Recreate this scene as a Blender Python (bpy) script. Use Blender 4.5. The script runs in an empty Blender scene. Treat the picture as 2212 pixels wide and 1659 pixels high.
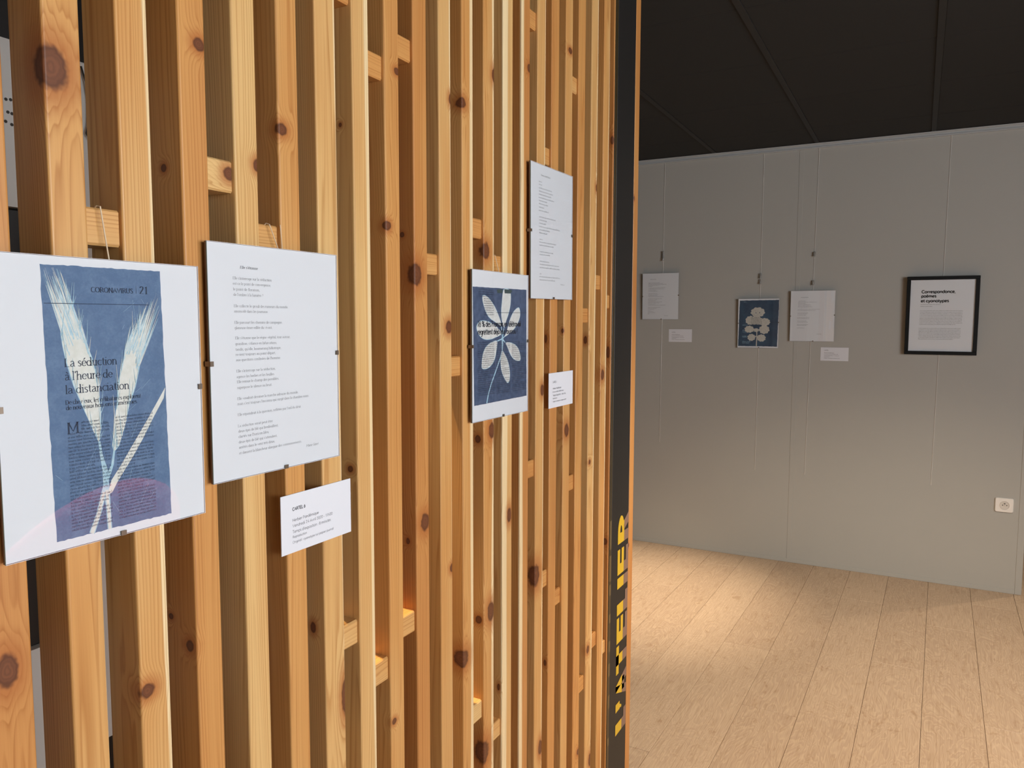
import bpy, math, random
from mathutils import Vector, Matrix

random.seed(7)
SC = bpy.context.scene
COL = SC.collection
R = math.radians

# ------------------------------------------------------------------ camera
F_PX = 1648.9
YAW, PITCH, ROLL = 0.4897, 0.0827, 0.0026
CAM = Vector((0.767, 0.0, 1.4904))
cam_d = bpy.data.cameras.new('camera')
cam_d.sensor_fit = 'HORIZONTAL'
cam_d.sensor_width = 36.0
cam_d.lens = F_PX / 2212.0 * 36.0
cam_d.clip_start = 0.02
cam = bpy.data.objects.new('camera', cam_d)
COL.objects.link(cam)
fwd = Vector((-math.sin(YAW) * math.cos(PITCH), math.cos(YAW) * math.cos(PITCH), -math.sin(PITCH)))
rgt = Vector((math.cos(YAW), math.sin(YAW), 0))
upv = rgt.cross(fwd)
r2 = rgt * math.cos(ROLL) + upv * math.sin(ROLL)
u2 = upv * math.cos(ROLL) - rgt * math.sin(ROLL)
M = Matrix((r2, u2, -fwd)).transposed().to_4x4()
M.translation = CAM
cam.matrix_world = M
SC.camera = cam

# ------------------------------------------------------------------ colour management, world, lights
SC.view_settings.view_transform = 'Standard'
SC.view_settings.look = 'None'
SC.view_settings.gamma = 1.0
SC.view_settings.use_curve_mapping = False
SC.view_settings.exposure = 0.0
world = bpy.data.worlds.new('overcast_sky')
SC.world = world
world.use_nodes = True
bg = world.node_tree.nodes['Background']
bg.inputs['Color'].default_value = (0.80, 0.90, 1.0, 1)
bg.inputs['Strength'].default_value = 1.0
SC.cycles.max_bounces = 6
SC.cycles.diffuse_bounces = 4
SC.cycles.glossy_bounces = 3
SC.cycles.transparent_max_bounces = 8
SC.cycles.use_light_tree = False
SC.cycles.caustics_reflective = False
SC.cycles.caustics_refractive = False


def area_light(name, loc, rot, sx, sy, power, col):
    d = bpy.data.lights.new(name, 'AREA')
    d.shape = 'RECTANGLE'
    d.size, d.size_y = sx, sy
    d.energy = power
    d.color = col
    o = bpy.data.objects.new(name, d)
    o.location = loc
    o.rotation_euler = rot
    COL.objects.link(o)
    return o


# daylight entering through the long window of the right-hand wall
area_light('window_daylight', (3.66, 0.50, 1.62), (0, R(90), 0), 1.36, 3.0, 150, (0.93, 0.965, 1.0))

WARM = (1.0, 0.83, 0.61)
CEIL = 2.536
FAR_Y = 4.902


# ------------------------------------------------------------------ small helpers
def link(name, me, mat=None, parent=None, loc=None):
    o = bpy.data.objects.new(name, me)
    COL.objects.link(o)
    if mat is not None and me is not None:
        for m in (mat if isinstance(mat, (list, tuple)) else [mat]):
            me.materials.append(m)
    if parent is not None:
        o.parent = parent
    if loc is not None:
        o.location = loc
    return o


def empty(name, loc=(0, 0, 0), rz=0.0):
    o = bpy.data.objects.new(name, None)
    o.empty_display_size = 0.05
    o.location = loc
    o.rotation_euler = (0, 0, rz)
    COL.objects.link(o)
    return o


def tag(o, label=None, cat=None, group=None, kind=None):
    if label: o['label'] = label
    if cat: o['category'] = cat
    if group: o['group'] = group
    if kind: o['kind'] = kind
    return o


class MB:
    def __init__(s):
        s.v, s.f, s.mi = [], [], []

    def add(s, vs, fs, mi=0):
        n = len(s.v)
        s.v += [tuple(q) for q in vs]
        for f in fs:
            s.f.append([i + n for i in f])
            s.mi.append(mi)

    def box(s, x0, x1, y0, y1, z0, z1, mi=0):
        s.add([(x0, y0, z0), (x1, y0, z0), (x1, y1, z0), (x0, y1, z0), (x0, y0, z1), (x1, y0, z1), (x1, y1, z1), (x0, y1, z1)],
              [(0, 3, 2, 1), (4, 5, 6, 7), (0, 1, 5, 4), (1, 2, 6, 5), (2, 3, 7, 6), (3, 0, 4, 7)], mi)

    def bbox(s, x0, x1, y0, y1, z0, z1, c, mi=0):
        """box with chamfered vertical edges and top/bottom rims"""
        def ring(d, z):
            a0, a1, b0, b1 = x0 + d, x1 - d, y0 + d, y1 - d
            k = c if d == 0 else c * 0.4
            return [(a0 + k, b0, z), (a1 - k, b0, z), (a1, b0 + k, z), (a1, b1 - k, z), (a1 - k, b1, z), (a0 + k, b1, z), (a0, b1 - k, z), (a0, b0 + k, z)]
        rs = [ring(c, z0), ring(0, z0 + c), ring(0, z1 - c), ring(c, z1)]
        s.loft(rs, True, True, mi)

    def loft(s, rings, cap0=True, cap1=True, mi=0, closed=True):
        n = len(rings[0])
        vs = [q for r in rings for q in r]
        fs = []
        for k in range(len(rings) - 1):
            for i in range(n if closed else n - 1):
                j = (i + 1) % n
                fs.append((k * n + i, k * n + j, (k + 1) * n + j, (k + 1) * n + i))
        if cap0: fs.append(tuple(reversed(range(n))))
        if cap1: fs.append(tuple((len(rings) - 1) * n + i for i in range(n)))
        s.add(vs, fs, mi)

    def tube(s, pts, r, n=6, mi=0):
        rings = []
        for i, q in enumerate(pts):
            q = Vector(q)
            a = Vector(pts[max(i - 1, 0)]); b = Vector(pts[min(i + 1, len(pts) - 1)])
            t = (b - a).normalized()
            w = Vector((0, 0, 1)) if abs(t.z) < 0.9 else Vector((1, 0, 0))
            e1 = t.cross(w).normalized(); e2 = t.cross(e1)
            rr = r[i] if isinstance(r, (list, tuple)) else r
            rings.append([tuple(q + (e1 * math.cos(2 * math.pi * k / n) + e2 * math.sin(2 * math.pi * k / n)) * rr) for k in range(n)])
        s.loft(rings, True, True, mi)

    def flat(s, pts, d, mi=0):
        """polygon in the picture plane: (u, v) at depth d (towards the viewer)"""
        s.add([(u, -d, v) for u, v in pts], [tuple(range(len(pts)))], mi)

    def build(s, name, mat, parent=None, loc=None, smooth=False):
        me = bpy.data.meshes.new(name)
        me.from_pydata(s.v, [], s.f)
        o = link(name, me, mat, parent, loc)
        for i, p in enumerate(me.polygons):
            if s.mi[i]: p.material_index = s.mi[i]
            p.use_smooth = smooth
        me.update()
        return o


# ------------------------------------------------------------------ materials
class NT:
    def __init__(s, name):
        s.m = bpy.data.materials.new(name)
        s.m.use_nodes = True
        s.t = s.m.node_tree
        s.b = s.t.nodes['Principled BSDF']
        s.out = s.t.nodes['Material Output']

    def n(s, typ, **kw):
        nd = s.t.nodes.new(typ)
        for k, v in kw.items():
            setattr(nd, k, v)
        return nd

    def l(s, a, b):
        s.t.links.new(a, b)

    def val(s, x, sock):
        if hasattr(x, 'is_linked') or hasattr(x, 'links'):
            s.l(x, sock)
        else:
            sock.default_value = x

    def math(s, op, a, b=None, c=None, clamp=False):
        nd = s.n('ShaderNodeMath', operation=op, use_clamp=clamp)
        s.val(a, nd.inputs[0])
        if b is not None: s.val(b, nd.inputs[1])
        if c is not None: s.val(c, nd.inputs[2])
        return nd.outputs[0]

    def vmath(s, op, a, b=None, out=0):
        nd = s.n('ShaderNodeVectorMath', operation=op)
        s.val(a, nd.inputs[0])
        if b is not None: s.val(b, nd.inputs[1])
        return nd.outputs[out]

    def mix(s, fac, a, b, typ='MIX'):
        nd = s.n('ShaderNodeMix', data_type='RGBA', blend_type=typ)
        s.val(fac, nd.inputs[0])
        for x, k in ((a, 6), (b, 7)):
            if isinstance(x, tuple): nd.inputs[k].default_value = (*x, 1)
            else: s.l(x, nd.inputs[k])
        return nd.outputs[2]

    def ramp(s, x, lo, hi, smooth=True):
        nd = s.n('ShaderNodeMapRange', interpolation_type='SMOOTHSTEP' if smooth else 'LINEAR')
        s.val(x, nd.inputs[0])
        nd.inputs[1].default_value = lo
        nd.inputs[2].default_value = hi
        return nd.outputs[0]

    def noise(s, vec, scale, detail=2.0, rough=0.5, dist=0.0):
        nd = s.n('ShaderNodeTexNoise')
        s.l(vec, nd.inputs['Vector'])
        nd.inputs['Scale'].default_value = scale
        nd.inputs['Detail'].default_value = detail
        nd.inputs['Roughness'].default_value = rough
        nd.inputs['Distortion'].default_value = dist
        return nd.outputs['Fac']

    def attr(s, name):
        nd = s.n('ShaderNodeAttribute', attribute_type='OBJECT', attribute_name=name)
        return nd


def flatmat(name, col, rough=0.6, metal=0.0, spec=0.5):
    t = NT(name)
    t.b.inputs['Base Color'].default_value = (*col, 1)
    t.b.inputs['Roughness'].default_value = rough
    t.b.inputs['Metallic'].default_value = metal
    t.b.inputs['Specular IOR Level'].default_value = spec
    return t.m


def painted(name, col, var=0.04, scale=30.0, rough=0.6, bump=0.02):
    """plain surface with faint mottling and fine relief"""
    t = NT(name)
    tc = t.n('ShaderNodeTexCoord')
    n1 = t.noise(tc.outputs['Object'], scale, 4, 0.6)
    f = t.math('MULTIPLY_ADD', n1, 2 * var, 1 - var)
    c = t.vmath('SCALE', (col[0], col[1], col[2]))
    nd = c.node
    t.l(f, nd.inputs['Scale'])
    t.l(c, t.b.inputs['Base Color'])
    t.b.inputs['Roughness'].default_value = rough
    if bump > 0.1:
        n2 = t.noise(tc.outputs['Object'], scale * 22, 2, 0.5)
        bp = t.n('ShaderNodeBump')
        bp.inputs['Strength'].default_value = bump
        bp.inputs['Distance'].default_value = 0.001
        t.l(n2, bp.inputs['Height'])
        t.l(bp.outputs[0], t.b.inputs['Normal'])
    return t.m


NKNOT = 7


def pine_material(nk):
    t = NT('pine_wood_%d_knots' % nk)
    tc = t.n('ShaderNodeTexCoord')
    P = tc.outputs['Object']
    oi = t.n('ShaderNodeObjectInfo')
    rnd = oi.outputs['Random']
    sep = t.n('ShaderNodeSeparateXYZ'); t.l(P, sep.inputs[0])
    X, Y, Z = sep.outputs
    # knots: each one an ellipsoid inside the batten, given per piece
    kd = None; kbump = None
    for i in range(nk):
        a = t.attr('knot%d' % i); s = t.attr('knotsize%d' % i)
        dlt = t.vmath('SUBTRACT', P, a.outputs['Vector'])
        q = t.vmath('DIVIDE', dlt, s.outputs['Vector'])
        d = t.vmath('LENGTH', q, out=1)
        g = t.math('POWER', 2.718, t.math('MULTIPLY', t.math('MULTIPLY', d, d), -0.22))
        kd = d if kd is None else t.math('MINIMUM', kd, d)
        kbump = g if kbump is None else t.math('ADD', kbump, g)
    off = t.math('MULTIPLY', rnd, 61.0)
    offv = t.n('ShaderNodeCombineXYZ')
    t.l(off, offv.inputs[0]); t.l(t.math('MULTIPLY', rnd, 23.0), offv.inputs[1]); t.l(off, offv.inputs[2])
    # annual rings around a pith line outside the batten
    pith = t.attr('pith').outputs['Vector']
    sp = t.n('ShaderNodeSeparateXYZ'); t.l(pith, sp.inputs[0])
    stretch = t.vmath('MULTIPLY', P, (9.0, 9.0, 1.3))
    stretch = t.vmath('ADD', stretch, offv.outputs[0])
    low = t.noise(stretch, 1.0, 1, 0.5)
    dx = t.math('SUBTRACT', X, sp.outputs[0]); dy = t.math('SUBTRACT', Y, sp.outputs[1])
    rad = t.math('SQRT', t.math('ADD', t.math('MULTIPLY', dx, dx), t.math('MULTIPLY', dy, dy)))
    ring = t.math('MULTIPLY', rad, 240.0)
    ring = t.math('MULTIPLY_ADD', low, 7.0, ring)
    vary = t.noise(t.vmath('ADD', t.vmath('MULTIPLY', P, (70.0, 70.0, 1.5)), offv.outputs[0]), 1.0, 1, 0.5)
    ring = t.math('MULTIPLY_ADD', vary, 3.0, ring)
    if nk: ring = t.math('MULTIPLY_ADD', kbump, 3.6, ring)
    saw = t.math('FRACT', ring)
    late = t.math('POWER', saw, 3.0)
    late = t.math('MULTIPLY', late, t.ramp(t.math('SUBTRACT', 1.0, saw), 0.0, 0.16))
    fine = t.noise(t.vmath('ADD', t.vmath('MULTIPLY', P, (900.0, 900.0, 9.0)), offv.outputs[0]), 1.0, 1, 0.6)
    blot = t.noise(t.vmath('ADD', t.vmath('MULTIPLY', P, (14.0, 14.0, 2.4)), offv.outputs[0]), 1.0, 1, 0.55)
    # tone of the piece
    tone = t.attr('tone').outputs['Fac']
    tv = t.math('MULTIPLY_ADD', t.math('SUBTRACT', blot, 0.5), 0.75, tone, clamp=True)
    PALE, MID, DEEP = (0.71, 0.470, 0.200), (0.60, 0.300, 0.094), (0.47, 0.183, 0.050)
    c = t.mix(t.ramp(tv, 0.0, 0.5, False), PALE, MID)
    c = t.mix(t.ramp(tv, 0.5, 1.0, False), c, DEEP)
    # sapwood on the far edge
    sapw = t.attr('sap').outputs['Fac']
    wob = t.math('MULTIPLY_ADD', t.math('SUBTRACT', low, 0.5), 0.02, Y)
    sm = t.ramp(t.math('SUBTRACT', wob, sapw), 0.0, 0.0025)
    sml = t.math('SUBTRACT', 1.0, t.ramp(t.math('ADD', wob, t.attr('sap_near').outputs['Fac']), -0.0015, 0.001))
    sml = t.math('MULTIPLY', sml, t.ramp(X, -0.006, -0.003))
    c = t.mix(t.math('MULTIPLY', t.math('MAXIMUM', sm, sml), 0.85), c, (0.86, 0.70, 0.42))
    # late wood lines and fibres
    c = t.mix(t.math('MULTIPLY', late, t.ramp(vary, 0.15, 0.65)), c, t.mix(1.0, c, (0.60, 0.42, 0.26), 'MULTIPLY'))
    c = t.mix(t.math('MULTIPLY', t.math('SUBTRACT', fine, 0.35), 0.55, clamp=True), c, t.mix(1.0, c, (0.70, 0.56, 0.44), 'MULTIPLY'))
    # red halo and dark heart of the knots
    if nk:
        kn = t.math('MULTIPLY_ADD', t.math('SUBTRACT', t.noise(P, 110.0, 1, 0.6), 0.5), 0.45, kd)
        halo = t.math('SUBTRACT', 1.0, t.ramp(kn, 0.8, 2.8))
        c = t.mix(t.math('MULTIPLY', halo, 0.72), c, (0.37, 0.115, 0.028))
        core = t.math('SUBTRACT', 1.0, t.ramp(kn, 0.70, 1.15))
        rim = t.math('MULTIPLY', t.ramp(kn, 0.5, 0.85), core)
        kr = t.math('SINE', t.math('MULTIPLY', kn, 21.0))
        kcol = t.mix(t.math('MULTIPLY_ADD', kr, 0.14, 0.35), (0.11, 0.038, 0.016), (0.24, 0.085, 0.034))
        c = t.mix(core, c, kcol)
        c = t.mix(t.math('MULTIPLY', rim, 0.6), c, (0.06, 0.018, 0.008))
    t.l(c, t.b.inputs['Base Color'])
    t.b.inputs['Roughness'].default_value = 0.42
    t.b.inputs['Specular IOR Level'].default_value = 0.35
    return t.m


def oak_material():
    t = NT('oak_laminate')
    tc = t.n('ShaderNodeTexCoord')
    oi = t.n('ShaderNodeObjectInfo')
    rnd = oi.outputs['Random']
    offv = t.n('ShaderNodeCombineXYZ')
    t.l(t.math('MULTIPLY', rnd, 40.0), offv.inputs[0]); t.l(t.math('MULTIPLY', rnd, 17.0), offv.inputs[1])
    P = tc.outputs['Object']
    q = t.vmath('ADD', t.vmath('MULTIPLY', P, (11.0, 2.6, 11.0)), offv.outputs[0])
    low = t.noise(q, 1.0, 3, 0.55, 0.6)
    ring = t.math('FRACT', t.math('MULTIPLY', low, 20.0))
    ln = t.math('MULTIPLY', t.math('POWER', ring, 2.0), t.ramp(t.math('SUBTRACT', 1.0, ring), 0.0, 0.2))
    fib = t.noise(t.vmath('ADD', t.vmath('MULTIPLY', P, (240.0, 7.0, 240.0)), offv.outputs[0]), 1.0, 3, 0.6)
    spot = t.noise(t.vmath('ADD', t.vmath('MULTIPLY', P, (26.0, 12.0, 26.0)), offv.outputs[0]), 1.0, 4, 0.6, 1.2)
    c = t.mix(rnd, (0.45, 0.32, 0.225), (0.52, 0.38, 0.27))
    c = t.mix(t.math('MULTIPLY', ln, 0.75), c, (0.66, 0.50, 0.345))
    c = t.mix(t.math('MULTIPLY', t.ramp(fib, 0.42, 0.72), 0.50), c, (0.33, 0.21, 0.125))
    c = t.mix(t.math('MULTIPLY', t.ramp(spot, 0.56, 0.74), 0.45), c, (0.30, 0.17, 0.085))
    t.l(c, t.b.inputs['Base Color'])
    t.b.inputs['Roughness'].default_value = 0.48
    t.b.inputs['Specular IOR Level'].default_value = 0.4
    return t.m


def glass_material(name='picture_glass'):
    t = NT(name)
    t.t.nodes.remove(t.b)
    tr = t.n('ShaderNodeBsdfTransparent'); tr.inputs[0].default_value = (0.99, 0.995, 0.995, 1)
    gl = t.n('ShaderNodeBsdfGlossy'); gl.inputs['Roughness'].default_value = 0.02
    gl.inputs['Color'].default_value = (1, 1, 1, 1)
    geo = t.n('ShaderNodeNewGeometry')
    cs = t.math('ABSOLUTE', t.vmath('DOT_PRODUCT', geo.outputs['Normal'], geo.outputs['Incoming'], out=1))
    sch = t.math('MULTIPLY_ADD', t.math('POWER', t.math('SUBTRACT', 1.0, cs), 5.0), 0.957, 0.043)
    mx = t.n('ShaderNodeMixShader')
    t.l(sch, mx.inputs[0]); t.l(tr.outputs[0], mx.inputs[1]); t.l(gl.outputs[0], mx.inputs[2])
    t.l(mx.outputs[0], t.out.inputs[0])
    return t.m


def cyan_material(name, base, light, scale=60.0):
    t = NT(name)
    tc = t.n('ShaderNodeTexCoord')
    n1 = t.noise(tc.outputs['Object'], scale, 5, 0.65)
    n2 = t.noise(tc.outputs['Object'], scale * 9, 3, 0.6)
    f = t.math('MULTIPLY_ADD', n2, 0.35, t.math('MULTIPLY', n1, 0.65))
    c = t.mix(t.ramp(f, 0.36, 0.70), base, light)
    t.l(c, t.b.inputs['Base Color'])
    t.b.inputs['Roughness'].default_value = 0.8
    t.b.inputs['Specular IOR Level'].default_value = 0.2
    return t.m


PINE = {k: pine_material(k) for k in (0, 1, 2, 3, 4, 5, 7)}
OAK = oak_material()
GLASS = glass_material()
PAPER = painted('white_paper', (0.78, 0.79, 0.83), 0.012, 40, 0.75, 0.02)
CARDM = painted('white_card', (0.70, 0.71, 0.755), 0.01, 40, 0.7, 0.02)
INK = flatmat('grey_ink', (0.11, 0.112, 0.125), 0.8)
INKDARK = flatmat('black_ink', (0.02, 0.02, 0.025), 0.8)
BOARD = painted('hardboard', (0.16, 0.085, 0.045), 0.1, 60, 0.8)
EDGEG = flatmat('glass_edge_green', (0.20, 0.27, 0.27), 0.25)
CLIPM = flatmat('clip_steel', (0.22, 0.17, 0.13), 0.4, 0.7)
BLACKF = flatmat('black_frame_paint', (0.006, 0.007, 0.0075), 0.5, 0.0, 0.2)
WALLG = painted('grey_wall_paint', (0.405, 0.398, 0.370), 0.02, 6, 0.6, 0.04)
WALLD = painted('warm_white_wall_paint', (0.62, 0.57, 0.50), 0.03, 6, 0.7, 0.03)
ALU = flatmat('satin_aluminium', (0.62, 0.63, 0.63), 0.4, 0.6)
TILE = painted('black_ceiling_tile', (0.009, 0.009, 0.0085), 0.15, 40, 0.9, 0.0)
TBAR = flatmat('black_ceiling_bar', (0.016, 0.016, 0.016), 0.6, 0.0, 0.3)
POSTM = painted('black_steel', (0.012, 0.0105, 0.0095), 0.12, 25, 0.5, 0.02)
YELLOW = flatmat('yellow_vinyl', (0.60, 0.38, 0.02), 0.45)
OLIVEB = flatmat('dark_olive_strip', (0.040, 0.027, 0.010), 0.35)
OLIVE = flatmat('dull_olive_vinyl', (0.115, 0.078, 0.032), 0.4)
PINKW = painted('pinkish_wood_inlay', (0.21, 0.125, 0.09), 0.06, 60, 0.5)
TWINE = flatmat('twine', (0.66, 0.52, 0.36), 0.9)
NYLON = flatmat('clear_cord', (0.95, 0.93, 0.90), 0.2)
STEEL = flatmat('brushed_steel', (0.55, 0.54, 0.52), 0.35, 0.85)
PLASTIC = flatmat('white_plastic', (0.82, 0.79, 0.75), 0.35)
HOLE = flatmat('socket_hole', (0.03, 0.025, 0.02), 0.6)
WHITEP = painted('white_metal_panel', (0.62, 0.61, 0.58), 0.02, 10, 0.5)
BLACKP = flatmat('black_screen_plastic', (0.008, 0.008, 0.008), 0.4)
CONCR = painted('dark_floor_base', (0.10, 0.08, 0.06), 0.1, 10, 0.8)
DARKM = flatmat('dark_grey_metal', (0.05, 0.05, 0.05), 0.4, 0.5)
REDF = painted('red_fabric', (0.78, 0.07, 0.14), 0.08, 160, 0.85, 0.3)

# ------------------------------------------------------------------ floor of oak planks
floor = tag(empty('floor', (0, 0, 0)), kind='structure')
mb = MB(); mb.box(-2.6, 3.75, -2.6, 8.0, -0.03, -0.012)
mb.build('floor_base', CONCR, floor)
SLOPE = 0.021
WPL, LPL = 0.205, 1.40
END = {1: 4.62, 0: 4.19, -1: 3.62, -2: 3.0, -3: 2.956, -4: 3.517, -5: 3.867, -6: 3.25, -7: 4.13, -8: 4.45}
pl_cache = {}
floor_rot = -math.atan(SLOPE)
for c in range(-16, 14):
    x0 = 0.867 + WPL * c
    e = END.get(c, 2.6 + (c * 0.537) % 1.4)
    ys = [e + LPL * k for k in range(-6, 6)]
    for ya, yb in zip(ys[:-1], ys[1:]):
        a, b = max(ya, -2.5), min(yb, 7.9)
        if b - a < 0.05: continue
        xx = x0 + SLOPE * (a - 4.86)
        if xx < -2.5 or xx + WPL > 3.7: continue
        L = round(b - a, 3)
        if L not in pl_cache:
            q = MB()
            g = 0.0006
            ch = 0.0010
            w = WPL
            q.loft([[(g, g, -0.012), (w - g, g, -0.012), (w - g, L - g, -0.012), (g, L - g, -0.012)],
                    [(g, g, -ch), (w - g, g, -ch), (w - g, L - g, -ch), (g, L - g, -ch)],
                    [(g + ch, g + ch, 0), (w - g - ch, g + ch, 0), (w - g - ch, L - g - ch, 0), (g + ch, L - g - ch, 0)]])
            me = bpy.data.meshes.new('plank'); me.from_pydata(q.v, [], q.f); me.materials.append(OAK)
            pl_cache[L] = me
        o = link('plank', pl_cache[L], None, floor, (xx, a, 0))
        o.rotation_euler = (0, 0, floor_rot)

# ------------------------------------------------------------------ black tiled ceiling
ceiling = tag(empty('ceiling', (0, 0, CEIL)), kind='structure')
mb = MB(); mb.box(-2.6, 3.75, -2.6, 8.0, 0.03, 0.06)
mb.build('ceiling_slab', TBAR, ceiling)
tile_me = None
GX, GY = 0.190, 2.72
SL = 0.03
bars = MB()
for i in range(-5, 7):
    x = GX + 0.6 * i
    if -2.55 < x < 3.7:
        b = MB(); b.box(x - 0.012, x + 0.012, -2.5, 7.9, 0.0, 0.02); b.build('ceiling_bar', TBAR, ceiling)
for j in range(-9, 10):
    y = GY + 0.6 * j
    if -2.5 < y < 7.9:
        b = MB(); b.box(-2.5, 3.7, y - 0.006, y + 0.006, 0.003, 0.02); b.build('ceiling_bar', TILE, ceiling)
q = MB(); q.bbox(0.0122, 0.5878, 0.0062, 0.5938, 0.003, 0.022, 0.001)
tile_me = bpy.data.meshes.new('ceiling_tile'); tile_me.from_pydata(q.v, [], q.f); tile_me.materials.append(TILE)
for i in range(-5, 6):
    for j in range(-9, 9):
        x, y = GX + 0.6 * i, GY + 0.6 * j
        if x < -2.55 or x + 0.6 > 3.75 or y < -2.6 or y + 0.6 > 8: continue
        link('ceiling_tile', tile_me, None, ceiling, (x, y, 0))

# ------------------------------------------------------------------ far wall (grey partition panels)
wf = tag(empty('wall_far', (0, FAR_Y, 0)), kind='structure')
for xa, xb in ((-2.5, -1.115), (-1.115, 0.105), (0.105, 1.313)):
    b = MB(); b.bbox(xa + 0.0008, xb - 0.0008, 0.0, 0.075, 0.0, CEIL, 0.0008); b.build('wall_panel', WALLG, wf)
for x in (-1.115, 0.105):
    b = MB(); b.bbox(x - 0.013, x + 0.013, -0.0015, 0.0, 0.02, CEIL - 0.03, 0.0006); b.build('joint_cover', WALLG, wf)
b = MB(); b.bbox(1.283, 1.3155, -0.002, 0.078, 0.0, CEIL - 0.002, 0.0015); b.build('end_profile', WALLG, wf)
bb = MB(); bb.bbox(-2.5, 1.283, -0.003, 0.0, 0.0, 0.022, 0.001)
tag(bb.build('baseboard_far', WALLG, None, (0, FAR_Y, 0)), kind='structure')
rail = MB()
rail.loft([[(x, 0, -0.030), (x, -0.010, -0.030), (x, -0.010, -0.022), (x, -0.005, -0.020), (x, -0.005, -0.008), (x, -0.012, -0.006), (x, -0.012, 0.0), (x, 0, 0.0)] for x in (-2.5, 1.313)])
tag(rail.build('trim_1', painted('rail_paint', (0.42, 0.43, 0.43), 0.02, 20, 0.4), None, (0, FAR_Y, CEIL)), kind='structure')

# other walls of the place
b = MB(); b.box(-2.6, -2.5, -2.6, 8.0, -0.03, CEIL + 0.06); tag(b.build('wall_left_outer', WALLG), kind='structure')
b = MB(); b.box(-2.5, 3.7, 7.9, 8.0, -0.03, CEIL + 0.06); tag(b.build('wall_back_room', WALLG), kind='structure')
wr = tag(empty('wall_right', (3.7, 0, 0)), kind='structure')
WY0, WY1, WZ0, WZ1 = -1.0, 2.0, 0.92, 2.34
b = MB()
b.box(0, 0.12, -2.6, WY0, -0.03, CEIL + 0.06); b.box(0, 0.12, WY1, 8.0, -0.03, CEIL + 0.06)
b.box(0, 0.12, WY0, WY1, -0.03, WZ0); b.box(0, 0.12, WY0, WY1, WZ1, CEIL + 0.06)
b.build('wall_body', WALLG, wr)
win = tag(empty('window_1', (3.7, WY0, WZ0)), kind='structure')
wl, wh = WY1 - WY0, WZ1 - WZ0
for k in range(4):
    y = wl * k / 3
    b = MB(); b.bbox(0.03, 0.08, max(0, y - 0.03), min(wl, y + 0.03), 0.0, wh, 0.004); b.build('window_mullion', PLASTIC, win)
for z in (0.0, wh - 0.06):
    b = MB(); b.bbox(0.03, 0.08, 0, wl, z, z + 0.06, 0.004); b.build('window_rail', PLASTIC, win)
for k in range(3):
    b = MB(); b.box(0.052, 0.058, wl * k / 3 + 0.03, wl * (k + 1) / 3 - 0.03, 0.06, wh - 0.06); b.build('window_pane', GLASS, win)
b = MB(); b.box(-2.5, 3.7, -2.6, -2.5, -0.03, CEIL + 0.06); tag(b.build('wall_near', WALLD), kind='structure')

# ------------------------------------------------------------------ slatted timber wall
XF = -0.012
SLD = 0.058
slatwall = tag(empty('wall_left', (XF, 0, 0)), kind='structure')
SLATS = {'A': (0.3917, 0.4312), 'B': (0.4705, 0.5097), 'C': (0.5498, 0.5894), 'D': (0.6290, 0.6679), 'E': (0.7091, 0.7481), 'F': (0.7856, 0.8244),
         'G': (0.8600, 0.9042), 'H': (0.9419, 0.9817), 'I': (1.0211, 1.0601), 'J': (1.1005, 1.1410), 'K': (1.1795, 1.2195), 'L': (1.2584, 1.2988),
         'M': (1.3398, 1.3823), 'N': (1.4200, 1.4625), 'O': (1.5021, 1.5422), 'P': (1.5801, 1.6226), 'Q': (1.6551, 1.6959), 'R': (1.7350, 1.7751),
         'S': (1.8133, 1.8560), 'T': (1.8988, 1.9431), 'U': (1.9858, 2.0284)}
TONE = {'A': .80, 'B': .34, 'C': .36, 'D': .62, 'E': .10, 'F': .50, 'G': .12, 'H': .10, 'I': .48, 'J': .80, 'K': .36, 'L': .46, 'M': .50, 'N': .28,
        'O': .78, 'P': .30, 'Q': .62, 'R': .38, 'S': .58, 'T': .22, 'U': .45, 'V': .70}
SAP = {'C': .0315, 'H': .031, 'L': .026, 'M': .033, 'N': (.020, 9.0), 'O': (.011, 9.0), 'K': .036, 'B': .038, 'P': .037, 'U': .035, 'T': .036, 'G': .041}
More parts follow.
